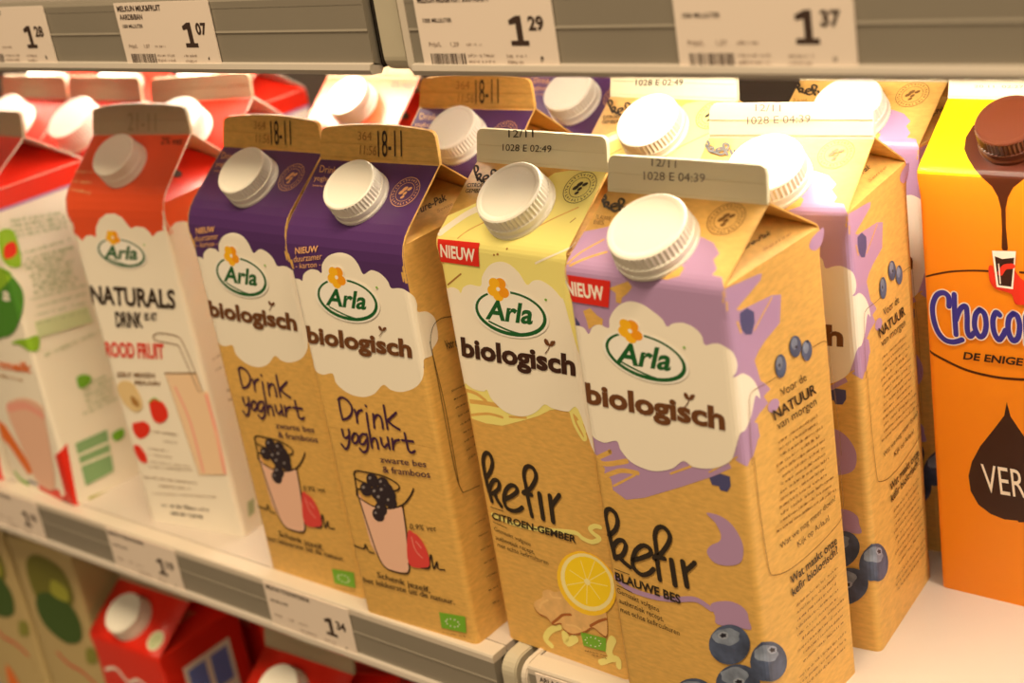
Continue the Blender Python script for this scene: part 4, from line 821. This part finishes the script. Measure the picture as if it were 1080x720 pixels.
def build_carton(name, art, dims, base, roofcol, fincol, cap=(-35, 19, 15.5, 11), capcol='white', gusset=None, side_top=None):
    C = Carton(*dims[:5], **dims[5])
    root = empty(name, (0, 0, 0))
    groups = {}
    cnt = {}
    for it in art:
        k, part, col, face = it[:4]
        i = cnt.get(part, 0); cnt[part] = i+1
        off = (.07+.006*i) if part == 'body' else (.40 if k == 'L' else .44+.004*i) if part == 'logo' else (.42+.0035*i)
        fl = groups.setdefault((part, 'G' if face == 'G' else 'N' if face == 'N' else '-'), Flat())
        if k == 'P': fl.poly(catmull(it[4], True, 4) if it[5] else it[4], col, off)
        elif k == 'S': fl.stroke(catmull(it[4], False, 7) if it[6] and len(it[4]) > 2 else it[4], it[5], col, off)
        elif k == 'T': fl.text(it[4], *it[5], col, off, it[6])
        elif k == 'Q': fl.squiggle(it[4][0], it[4][1], it[5], col, off)
        elif k == 'E':
            c, a, b = it[4]; fl.ellipse(c, (a[0]-c[0], a[1]-c[1]), (b[0]-c[0], b[1]-c[1]), col, off)
        elif k == 'L': fl.logo(*it[4], off)
        elif k == 'M': fl.stamp(it[4][0], it[5], col, off)
    # ---- board shell
    bm = bmesh.new(); keys = [base]
    levels = [0, C.Hb-C.q-9, C.Hb-C.q, C.Hb-C.q*.5, C.Hb]
    rings = []
    for t in levels:
        r = C.rad(t); y, z, _, _ = C.prof(t); ring = []
        q = [C.corner(s, r)[:2] for s in (-r, -r*.5, 0, r*.5, r)]
        fr = [(x, d+y) for x, d in q]
        pts = [(-x, yy) for x, yy in reversed(fr)]+fr
        pts += [(x, C.D-yy) for x, yy in reversed(fr)]+[(-x, C.D-yy) for x, yy in fr]
        rings.append([bm.verts.new((x/1000, yy/1000, z/1000)) for x, yy in pts])
    n = len(rings[0])
    for a, b in zip(rings, rings[1:]):
        for i in range(n):
            f = bm.faces.new((a[i], a[(i+1) % n], b[(i+1) % n], b[i])); f.smooth = True
    bm.faces.new([bm.verts.new(v.co) for v in reversed(rings[0])])
    def merge(bm, keys, src):
        sb, sk = src
        mp = []
        for c in sk:
            if c not in keys: keys.append(c)
            mp.append(keys.index(c))
        vm = {v: bm.verts.new(v.co) for v in sb.verts}
        for f in sb.faces:
            nf = bm.faces.new([vm[v] for v in f.verts]); nf.material_index = mp[f.material_index]
        sb.free()
    # ---- gable roof
    gm = bmesh.new(); gk = [roofcol, base]
    ts = [C.Hb, C.Hb+C.q*.5, C.Hb+C.q, C.Hb+C.L]
    for back in (0, 1):
        rows = []
        for t in ts:
            row = []
            for s in (-70, -50, -35, -20, 0):
                y, z, _, _ = C.prof(t); yy = C.D-y if back else y
                row.append(gm.verts.new(((35+s)/1000, yy/1000, z/1000)))
            rows.append(row)
        fs = []
        for a, b in zip(rows, rows[1:]):
            for i in range(4):
                v = (a[i], a[i+1], b[i+1], b[i]); f = gm.faces.new(v if not back else tuple(reversed(v))); f.smooth = True; fs.append(f)
        for f in fs: f.normal_update(); f.material_index = 0
        inn = [[gm.verts.new(v.co+Vector((0, (.00035 if not back else -.00035), -.0005))) for v in r] for r in rows]
        for a, b2 in zip(inn, inn[1:]):
            for i in range(4):
                v = (a[i], a[i+1], b2[i+1], b2[i]); f = gm.faces.new(tuple(reversed(v)) if not back else v); f.material_index = 1
        for i in (0, 4):
            for k in range(len(rows)-1):
                v = (rows[k][i], rows[k+1][i], inn[k+1][i], inn[k][i]); f = gm.faces.new(v if (i == 0) != bool(back) else tuple(reversed(v))); f.material_index = 1
    y0, z0, _, _ = C.prof(C.Hb)
    gus = gusset or base
    if gus not in gk: gk.append(gus)
    for sg in (1, -1):
        A = Vector((sg*35, y0, z0)); B = Vector((sg*35, C.D-y0, z0)); P = Vector((sg*3, C.D/2, C.Hr-.4)); m = (A+B)/2
        Q = P.lerp(m, .55)+Vector((0, 0, -.6))
        vA, vB, vP, vQ, vm_ = [gm.verts.new(v/1000) for v in (A, B, P, Q, m)]
        for tri in ((vA, vm_, vQ), (vm_, vB, vQ), (vA, vQ, vP), (vB, vP, vQ)):
            f = gm.faces.new(tri if sg > 0 else tuple(reversed(tri))); f.material_index = gk.index(gus)
    parts = {}
    for (part, fc), fl in groups.items():
        res = C.bend(fl.layers, fc, part == 'body')
        if part == 'body':
            if 'main' in res: merge(bm, keys, res['main'])
            if 'top' in res: merge(gm, gk, res['top'])
        else:
            tb, tk = parts.setdefault(part, (bmesh.new(), []))
            for v in res.values(): merge(tb, tk, v)
    link_mesh('body', bm, [pm(k) for k in keys], root)
    top = link_mesh('gable_top', gm, [pm(k) for k in gk], root)
    # ---- top seal
    fb = bmesh.new(); l = math.hypot(C.ft, C.Hf-C.Hr)
    if C.arch:
        out = [(-35, -1), (35, -1), (35, 1), (33.5, l-2.2), (32.4, l-.6), (30, l+.3)]+[(x, l+2.0-1.7*(x/30)**2) for x in (20, 10, 0, -10, -20)]+[(-30, l+.3), (-32.4, l-.6), (-33.5, l-2.2), (-35, 1)]
    else:
        out = [(-35, -1), (35, -1), (35, 1), (34.6, l-3), (34.0, l-1.2), (32.6, l-.2), (31, l), (-31, l), (-32.6, l-.2), (-34.0, l-1.2), (-34.6, l-3), (-35, 1)]
    fr_ = [fb.verts.new([c/1000 for c in C.N(u, v, 0)]) for u, v in out]; bk_ = [fb.verts.new([c/1000 for c in C.N(u, v, -1.8)]) for u, v in out]
    fb.faces.new(fr_); fb.faces.new(list(reversed(bk_)))
    for i in range(len(out)): fb.faces.new((fr_[(i+1) % len(out)], fr_[i], bk_[i], bk_[(i+1) % len(out)]))
    for v in (l*.5, .5):                       # pressed seam lines
        add_strip = [fb.verts.new([c/1000 for c in C.N(u, w, o)]) for u, w, o in ((-34.5, v-.25, .02), (34.5, v-.25, .02), (34.5, v+.25, .22), (-34.5, v+.25, .22))]
        fb.faces.new(add_strip)
    seal = link_mesh('top_seal', fb, [pm(fincol)], root)
    for part, (tb, tk) in parts.items(): link_mesh(part, tb, [pm(k) for k in tk], {'date_code': seal, 'stamp': top}.get(part, root))
    # ---- screw cap on the roof
    if cap:
        s, v, r, h = cap
        y, z, ny, nz = C.prof(C.Hb+v)
        rx = math.atan2(-ny, nz)
        cm = mat('cap_'+capcol, {'white': 'f2ede2', 'grey': 'cfc9cc', 'brown': '55240e'}[capcol], .34, sss=.0, spec=.5, coat=.15 if capcol == 'brown' else 0)
        def place(o):
            o.parent = root; o.location = ((35+s)/1000, y/1000, z/1000); o.rotation_euler = (rx, 0, .05)
        b = bmesh.new(); lathe(b, [(r*1.03/1000, 0), (r*1.03/1000, .0014), (r*1.0/1000, .0020), (r*.96/1000, .0032)], n=48)
        collar = link_mesh('spout_collar', b, [cm], None, False); place(collar)
        b = bmesh.new()
        lathe(b, [(r*1.0/1000, .0026), (r*1.0/1000, .0048), (r*.985/1000, .0052), (r*.97/1000, (h-1.3)/1000), (r*.95/1000, (h-.5)/1000), (r*.91/1000, h/1000), (r*.84/1000, h/1000), (r*.78/1000, (h-.12)/1000), (r*.3/1000, (h-.12)/1000), (r*.10/1000, (h-.12)/1000), (r*.07/1000, (h-.1)/1000)], n=96, rib={2, 3})
        o = link_mesh('screw_cap', b, [cm], None, False)
        for p in o.data.polygons:
            p.use_smooth = False
        o.parent = collar
    return root
# ------------------------------------------------------------------ shelving
steel = mat('painted_shelf_steel', 'e6ded4', .38, noise=.03, scale=30)
steel_w = mat('white_shelf_board', 'c2b6ac', .32, noise=.02, scale=14, coat=.2)
railm = mat('grey_rail_plastic', '867e72', .34, noise=.03, scale=25)
raill = mat('pale_rail_edge', 'b8aea4', .3)
brkm = mat('bracket_paint', 'b9b09c', .4, noise=.05, scale=40)
brkw = mat('end_cap_plastic', 'ccc0b2', .35)
darkm = mat('dark_gap', '2a211a', .7)
wallm = mat('cooler_back_panel', '4a3a2c', .6, noise=.08, scale=9)
b = bmesh.new(); add_box(b, -2.2, 1.6, .50, .52, -.60, .75)
tag(link_mesh('wall_back', b, [wallm]), kind='structure')
b = bmesh.new(); add_box(b, -2.2, 1.6, -3.2, .52, -.68, -.60)
tag(link_mesh('floor', b, [mat('shop_floor_tile', '8a7f74', .35, noise=.06, scale=6)]), kind='structure')
SX0, SX1 = -1.5, 1.2
def shelf(name, z, x0, x1, label, y0=.014, yaw=0, px=0):
    r = empty(name, (0, 0, z)); tag(r, label, 'shelf', 'shelves of the dairy cooler'); r.rotation_euler = (0, 0, yaw); r.location.x = px; x0 -= px; x1 -= px; y1 = .495 if not yaw else .455
    b = bmesh.new(); add_box(b, x0, x1, y0, y1, -.020, 0); link_mesh('shelf_board', b, [steel_w], r)
    b = bmesh.new(); add_box(b, x0, x1, y0, y0+.005, -.030, -.020); link_mesh('front_flange', b, [steel], r)
    return r
GAP0, GAP1 = -.1110, -.0925
LYAW = -.0215
shelf('shelf', 0, SX0, GAP0-.001, 'white shelf under the row of drink yoghurt and fruit cartons, left of the bracket', .0142, LYAW, GAP0)
shelf('shelf', 0, GAP1+.001, SX1, 'white shelf under the two front kefir cartons and the orange carton')
shelf('shelf', .300, SX0, GAP0-.001, 'upper shelf above the 1.28 and 1.07 price tags, cut off at the top')
shelf('shelf', .300, GAP1+.001, SX1, 'upper shelf above the 1.29 and 1.37 price tags, cut off at the top')
shelf('shelf', -.295, SX0, SX1, 'lowest shelf in view, under the red cartons at the bottom left')
def rail(x0, x1, ytop, ztop, label, yaw=0, px=None):
    """price rail: top cover (white, upper ones greyed for shade), grey face with a fine ridge, pale bottom lip"""
    r = empty('price_rail', (px if px is not None else (x0+x1)/2, ytop, ztop), yaw)
    tag(r, label, 'price rail', 'price rails along the shelf edges')
    a0, a1 = x0-r.location.x, x1-r.location.x
    b = bmesh.new(); add_prism_x(b, [(.0005, -.0012), (.0010, -.0002), (.002, 0), (.0098, 0), (.0098, -.004), (.0005, -.004)], a0, a1); link_mesh('top_cover', b, [railm if ztop > .1 else brkw], r)  # upper covers take the rail grey to imitate shade above the rail
    b = bmesh.new(); add_prism_x(b, [(.0006, -.004), (.0006, -.0132), (.0002, -.0140), (.0006, -.0148), (.0006, -.0270), (.006, -.0285), (.006, -.004)], a0, a1); link_mesh('rail_face', b, [railm], r)
    b = bmesh.new(); add_prism_x(b, [(-.0016, -.0265), (-.0022, -.0285), (-.0012, -.0305), (.004, -.0312), (.006, -.0285), (.0006, -.0262)], a0, a1); link_mesh('bottom_lip', b, [raill], r)
    return r
LYAW = -.0215
rail(-1.5, GAP0-.0006, .0036, 0.0002, 'lower grey price rail below the drink yoghurt cartons', LYAW, GAP0)
rail(GAP1, .8, .0046, 0.0002, 'lower price rail below the yellow kefir carton, right of the rounded brackets')
rail(-1.5, GAP0-.0006, 0, .2970, 'upper grey price rail at the top left holding the 1.28 and 1.07 tags')
rail(GAP1+.0025, .8, 0, .2970, 'upper grey price rail at the top right holding the 1.29 and 1.37 tags')
def bracket(z, label, kinds):
    r = empty('shelf_bracket', (GAP0, .002, z)); tag(r, label, 'bracket', 'brackets between the shelf bays')
    def plate(name, x0, x1, m, yo, zt, zb, rad):
        pts = []
        for i in range(7):
            a = math.pi/2*i/6; pts.append((yo+rad-rad*math.sin(a), zb+rad-rad*math.cos(a)))
        pts = [(yo+.03, zb)]+pts
        for i in range(7):
            a = math.pi/2*i/6; pts.append((yo+rad-rad*math.cos(a), zt-rad+rad*math.sin(a)))
        pts.append((yo+.03, zt))
        b = bmesh.new(); add_prism_x(b, pts, x0, x1)
        bmesh.ops.bevel(b, geom=[e for e in b.edges if abs(e.verts[0].co.x-e.verts[1].co.x) < 1e-6], offset=.0006, segments=2, affect='EDGES')
        link_mesh(name, b, [m], r, False)
    for k in kinds: plate(*k)
    return r
bracket(.2970, 'greenish grey upright bracket between the two upper price rails', [('bracket_plate', .0024, .0150, brkm, .001, .03, -.0305, .006), ('end_cap', .0162, .0208, brkw, -.001, .03, -.0305, .003), ('slit_shade_strip', .0004, .0016, darkm, .001, 0, -.029, .002)])  # thin dark strip stands in for the shade in the slit beside the rail
bracket(0, 'pale rounded bracket between the two lower price rails', [('bracket_plate', .0022, .0105, brkm, .003, -.0005, -.040, .008), ('end_cap', .0150, .0184, brkw, .001, .0005, -.040, .008)])
def lamp(x0, x1, y, s, label):
    r = empty('shelf_lamp', ((x0+x1)/2, y, .2795)); tag(r, label, 'lamp', 'strip lamps under the upper shelf')
    h = (x1-x0)/2
    b = bmesh.new(); add_box(b, -h, h, -.011, .011, -.0035, 0); link_mesh('lamp_housing', b, [steel], r)
    m = bpy.data.materials.new('lamp_diffuser'); m.use_nodes = True; nt = m.node_tree; nt.nodes.remove(nt.nodes['Principled BSDF'])
    e = nt.nodes.new('ShaderNodeEmission'); e.inputs['Color'].default_value = LED_COL; e.inputs['Strength'].default_value = s
    nt.links.new(e.outputs[0], nt.nodes['Material Output'].inputs['Surface'])
    b = bmesh.new(); add_prism_x(b, [(-.008, -.0036), (-.006, -.0062), (0, -.0072), (.006, -.0062), (.008, -.0036)], -h, h); link_mesh('diffuser', b, [m], r)
lamp(-.090, .75, LED_RY, LED_R, 'strip lamp under the upper shelf above the kefir cartons')
lamp(-1.5, -.235, LED_LY, LED_L, 'strip lamp under the upper shelf above the red cartons')

# ------------------------------------------------------------------ price tags
tagp = mat('tag_paper', 'e6d6ca', .45)
ink = mat('tag_ink', '3c2a22', .6); inkl = mat('tag_ink_faded', 'a08c80', .6)
def price_tag(x, y, z, yaw, cents, head, head2, unit, label, low=False):
    """62 x 29 mm paper card in the rail, its left end at x and its top at z"""
    r = empty('price_tag', (x, y, z), yaw); tag(r, label, 'price tag', 'price tags in the rails')
    b = bmesh.new(); add_box(b, 0, .0628, -.0003, .0002, -.0282, 0); card = link_mesh('card', b, [tagp], r)
    def pr(name, fl):
        bm = bmesh.new(); ks = []
        for vs, fs, col, off in fl.layers:
            m = ink if col == 'i' else inkl
            if m not in ks: ks.append(m)
            V = [bm.verts.new((a/1000, -.0004-off/1000, c/1000)) for a, c in vs]
            for f in fs:
                if len(set(f)) > 2:
                    try: bm.faces.new([V[i] for i in f]).material_index = ks.index(m)
                    except ValueError: pass
        link_mesh(name, bm, ks, card)
    f = Flat()
    f.add(*[[(43+u*1.0, -19.5+v) for u, v in ((0, 0), (8.0, 0), (8.0, 1.8), (5.7, 1.8), (5.7, 10.5), (3.4, 10.5), (0.0, 9.0), (0.2, 7.3), (3.0, 7.8), (3.0, 1.8), (0, 1.8))], [(0, 1, 2, 3, 9, 10), (3, 4, 5, 8, 9), (5, 6, 7, 8)]], 'i', 0)
    f.text(cents, (51.6, -14.0), (58.4, -14.0), (51.6, -9.2), 'i', 0, .04)
    pr('price_figures', f)
    f = Flat()
    if head: f.text(head, (2, -3.6), (2+min(34, 1.75*len(head)), -3.6), (2, -1.2), 'i', 0, .03)
    if head2: f.text(head2, (2.4, -7.2), (2.4+1.75*len(head2), -7.2), (2.4, -4.9), 'i', 0, .03)
    if unit: f.text('1000 MILLILITER', (3, -10.8), (17, -10.8), (3, -9.3), 'i', 0, .02)
    f.text('Prijs/L', (4, -19.6), (10, -19.6), (4, -18), 'l', 0, .02)
    if unit: f.text(unit, (14.5, -19.6), (18.5, -19.6), (14.5, -18), 'l', 0, .02)
    for p in ([(22, -19.4), (30, -19.4)], [(22, -23.4), (34, -23.4)], [(22, -25.6), (34, -25.6)], [(40, -23.6), (49, -23.6)], [(40, -25.8), (48, -25.8)]): f.squiggle(p[0], p[1], 1.2, 'l', 0)
    f.squiggle((55, -24.8), (57, -24.8), 2, 'i', 0)
    pr('lettering', f)
    if not low:
        f = Flat(); xx = 4.0; rg = random.Random(int(cents)+5)
        while xx < 20.5:
            w = rg.choice((.25, .25, .5, .75)); f.add([(xx, -26.2), (xx+w, -26.2), (xx+w, -22.2), (xx, -22.2)], [(0, 1, 2, 3)], 'i', 0); xx += w+rg.choice((.3, .3, .55))
        pr('barcode', f)
    return r
UY = -.0002
price_tag(-.3772, UY, .2968, 0, '28', 'MELKFRUIT MANGO', '', '1,28', 'pale price tag reading 1 28 at the top left corner')
price_tag(-.2615, UY, .2968, 0, '07', 'MELKUN MILK&FRUIT', 'AARDB/BAN', '1,07', 'pale price tag reading 1 07 in the upper left rail')
price_tag(-.0845, UY, .2968, 0, '29', 'MELKUN MILK&FRUIT BOSVRUCHT', '', '1,29', 'pale price tag reading 1 29 right of the upper bracket')
price_tag(.0272, UY, .2968, 0, '37', 'MELKUN MILK&FRUIT MANGO', '', '1,37', 'pale price tag reading 1 37 at the top right')
def low_tag(x, cents, label, head='MELKUN YOGHURTDRINK'):
    y = .0036+(x-GAP0)*math.sin(LYAW)
    return price_tag(x, y-.0002, -.0008, LYAW, cents, head, '', '1,34', label, True)
low_tag(-.5365, '18', 'blurred price tag at the left edge under the leftmost cartons')
low_tag(-.4030, '19', 'blurred price tag under the white carton with pink glass and red fruit')
low_tag(-.2672, '34', 'blurred price tag reading 1 34 under the drink yoghurt cartons')
price_tag(-.0875, .0044, -.0016, 0, '29', 'ARLA BIO KEFIR', '', '1,29', 'price tag mostly cut off by the bottom edge, under the yellow carton', True)

# ------------------------------------------------------------------ cartons on the shelf
BASE = (193.4, 216.05, 229.0, 64.6, 2.3, 3.5)
def dm(dc=0, dr=0, q=3.5, arch=False): return (193.43+dc, 216.05+dr, 228.98+dr, 64.62, 2.34, dict(q=q, arch=arch))

def put(root, x, y, yaw, label, cat, group=None, z=0, scale=None):
    root.location = (x, y, z); root.rotation_euler = (0, 0, yaw)
    if scale: root.scale = scale
    return tag(root, label, cat, group)
kefir = build_carton('kefir_carton', ART['A'], dm(1.3, -1.9), 'kraft', 'kraft', 'pale', (-35, 14.2, 16.0, 11))
put(kefir, 0, 0, -.0396, 'kraft and lilac kefir carton with blueberries, foremost in the photo', 'carton', 'lilac kefir cartons')
for x, y, yaw, lb in ((.0059, .0753, .0941, 'lilac kefir carton directly behind the foremost one, its side text showing'),
                      (-.0039, .1624, 0, 'rearmost lilac kefir carton, under the 1.37 price tag beside the orange carton')):
    put(copy_tree(kefir), x, y, yaw, lb, 'carton', 'lilac kefir cartons')
lemon = build_carton('kefir_carton', ART['B'], dm(-.5, .7), 'kraft', 'kraft', 'pale', (-33.5, 19, 15.4, 11))
put(lemon, -.0798, .0175, -.0585, 'yellow and kraft kefir carton with lemon slice in the front row', 'carton', 'yellow kefir cartons')
put(copy_tree(lemon), -.0815, .1191, -.0482, 'yellow kefir carton glaring white under the lamp, behind the front yellow one', 'carton', 'yellow kefir cartons')
yog = build_carton('drink_yoghurt_carton', ART['C'], dm(0, 2.2, 9, True), 'kraft', 'kraft', 'kraft', (-33.7, 20.6, 13.4, 11))
put(yog, -.1584, .0076, .011, 'purple and kraft drink yoghurt carton next to the yellow kefir', 'carton', 'purple drink yoghurt cartons')
for x, y, yaw, lb in ((-.2361, .0159, -.0262, 'purple and kraft drink yoghurt carton beside the white carton with a coral top'),
                      (-.1715, .0905, .0208, 'purple drink yoghurt carton with a shaded top, behind the front pair'),
                      (-.2225, .1712, 0, 'purple drink yoghurt carton mostly hidden, its cap just under the upper bracket'),
                      (-.1538, .1580, 0, 'purple drink yoghurt carton with a brightly lit cap under the 1.29 tag')):
    put(copy_tree(yog), x, y, yaw, lb, 'carton', 'purple drink yoghurt cartons', 0, (.95, 1, 1) if y > .171 else None)
nat = build_carton('fruit_drink_carton', ART['E'], dm(-2.5, 1.6, 9, True), 'cream', 'coral', 'seal', (-35.8, 21.5, 13.2, 11), gusset='redm')
put(nat, -.3457, .0296, .1286, 'white fruit drink carton with coral top and a pink glass picture, front row', 'carton', 'coral topped fruit drink cartons')
put(copy_tree(nat), -.2915, .1450, .0, 'coral topped fruit drink carton glaring under the lamp, back row', 'carton', 'coral topped fruit drink cartons')
fm = build_carton('fruit_milk_carton', ART['F'], dm(), 'cream', 'redm', 'seal', (-36, 15, 16.5, 13), gusset='redm')
put(fm, -.4765, .0201, -.0592, 'white fruit milk carton with red top, its green printed side turned out', 'carton', 'red topped fruit milk cartons')
for x, y, yaw, lb in ((-.5575, .0215, -.03, 'red topped fruit milk carton cut off by the left edge of the photo'),
                      (-.3740, .0985, .24, 'red topped fruit milk carton behind the coral topped carton'),
                      (-.4640, .0930, .0, 'red topped fruit milk carton with lit cap left of the coral topped carton'),
                      (-.5365, .0930, -.01, 'red topped fruit milk carton in the second row at the left edge'),
                      (-.6110, .1740, 0, 'red topped fruit milk carton at the far back left, under the 1.28 tag'),
                      (-.5300, .1740, .02, 'red topped fruit milk carton at the back between the 1.28 and 1.07 tags'),
                      (-.4500, .1740, -.02, 'red topped fruit milk carton at the back under the 1.07 tag')):
    put(copy_tree(fm), x, y, yaw, lb, 'carton', 'red topped fruit milk cartons')
cho = build_carton('chocolate_milk_carton', ART['G'], dm(-.5, -1.6, 2.5), 'corange', 'cyellow', 'pale', (-36, 18.6, 13.4, 11), 'brown')
put(cho, .0772, .1349, -.0227, 'orange and yellow chocolate milk carton with brown cap at the right edge', 'carton')

# ------------------------------------------------------------------ cartons on the lowest shelf
LOWZ = -.295
RED = [('S', 'lettering_swirl', 'paper', 'F', ((-62, 168), (-50, 172), (-40, 165), (-28, 170), (-14, 164)), 2.2, 1),
       ('M', 'stamp', 'leafg', 'R', ((-10, 203),), 6.0), ('E', 'stamp', 'pale', 'R', ((-10, 203), (-3.5, 203), (-10, 209.5))), ('M', 'stamp', 'leafg', 'R', ((-10, 203),), 4.5),
       ('P', 'picture', 'paper', 'S', ((14, 140), (52, 140), (52, 178), (14, 178)), 0), ('P', 'picture', 'windowb', 'S', ((17, 150), (31, 150), (31, 174), (17, 174)), 0), ('P', 'picture', 'windowb', 'S', ((35, 150), (49, 150), (49, 174), (35, 174)), 0),
       ('T', 'side_lettering', 'peach', 'G', 'melk', ((14, 12), (40, 12), (14, 20)), 0)]
rd = build_carton('milk_carton', RED, dm(), 'redm', 'redm', 'seal', (-38, 17, 14, 11), gusset='redm')
put(rd, -.446, .024, .0, 'red milk carton with white cap and round stamp on the lowest shelf', 'carton', 'red milk cartons on the lowest shelf', LOWZ)
for x, y, yaw, lb in ((-.293, .012, .02, 'red milk carton cut off by the bottom edge, under the 1.34 tag'),
                      (-.449, .105, .0, 'red milk carton in the second row of the lowest shelf behind the round stamped one'),
                      (-.322, .108, .0, 'red milk carton in the second row behind the one cut off by the bottom edge')):
    put(copy_tree(rd), x, y, yaw, lb, 'carton', 'red milk cartons on the lowest shelf', LOWZ)
GRN = [('P', 'logo', 'oliveg', '-', ((-52, 195), (-20, 200), (-8, 214), (-14, 232), (-40, 236), (-56, 222)), 1), ('P', 'logo', 'darkg', '-', ((-55, 178), (-35, 170), (-15, 178), (-10, 196), (-22, 208), (-46, 206), (-58, 194)), 1),
       ('P', 'logo', 'olive', '-', ((-34, 208), (-18, 206), (-14, 216), (-28, 220)), 1), ('P', 'logo', 'dullg', '-', ((-16, 160), (-4, 164), (-2, 174), (-12, 172)), 1),
       ('S', 'lettering', 'raspberry', 'F', ((-50, 158), (-40, 152), (-26, 150), (-14, 144)), 2.0, 1), ('P', 'picture', 'orange', 'F', ((-56, 90), (-44, 84), (-40, 112), (-50, 126)), 1)]
gr = build_carton('milk_carton', GRN, (242.0, 264.5, 277.5, 64.62, 2.34, dict(q=3.5, arch=False)), 'milkb', 'milkb', 'seal', (-35, 19, 14, 11))
put(gr, -.5230, .030, .0, 'tall beige carton with green oval print left of the red milk carton', 'carton', 'tall beige cartons with green print', LOWZ)
put(copy_tree(gr), -.5990, .030, .0, 'tall beige carton with green oval print in the bottom left corner', 'carton', 'tall beige cartons with green print', LOWZ)
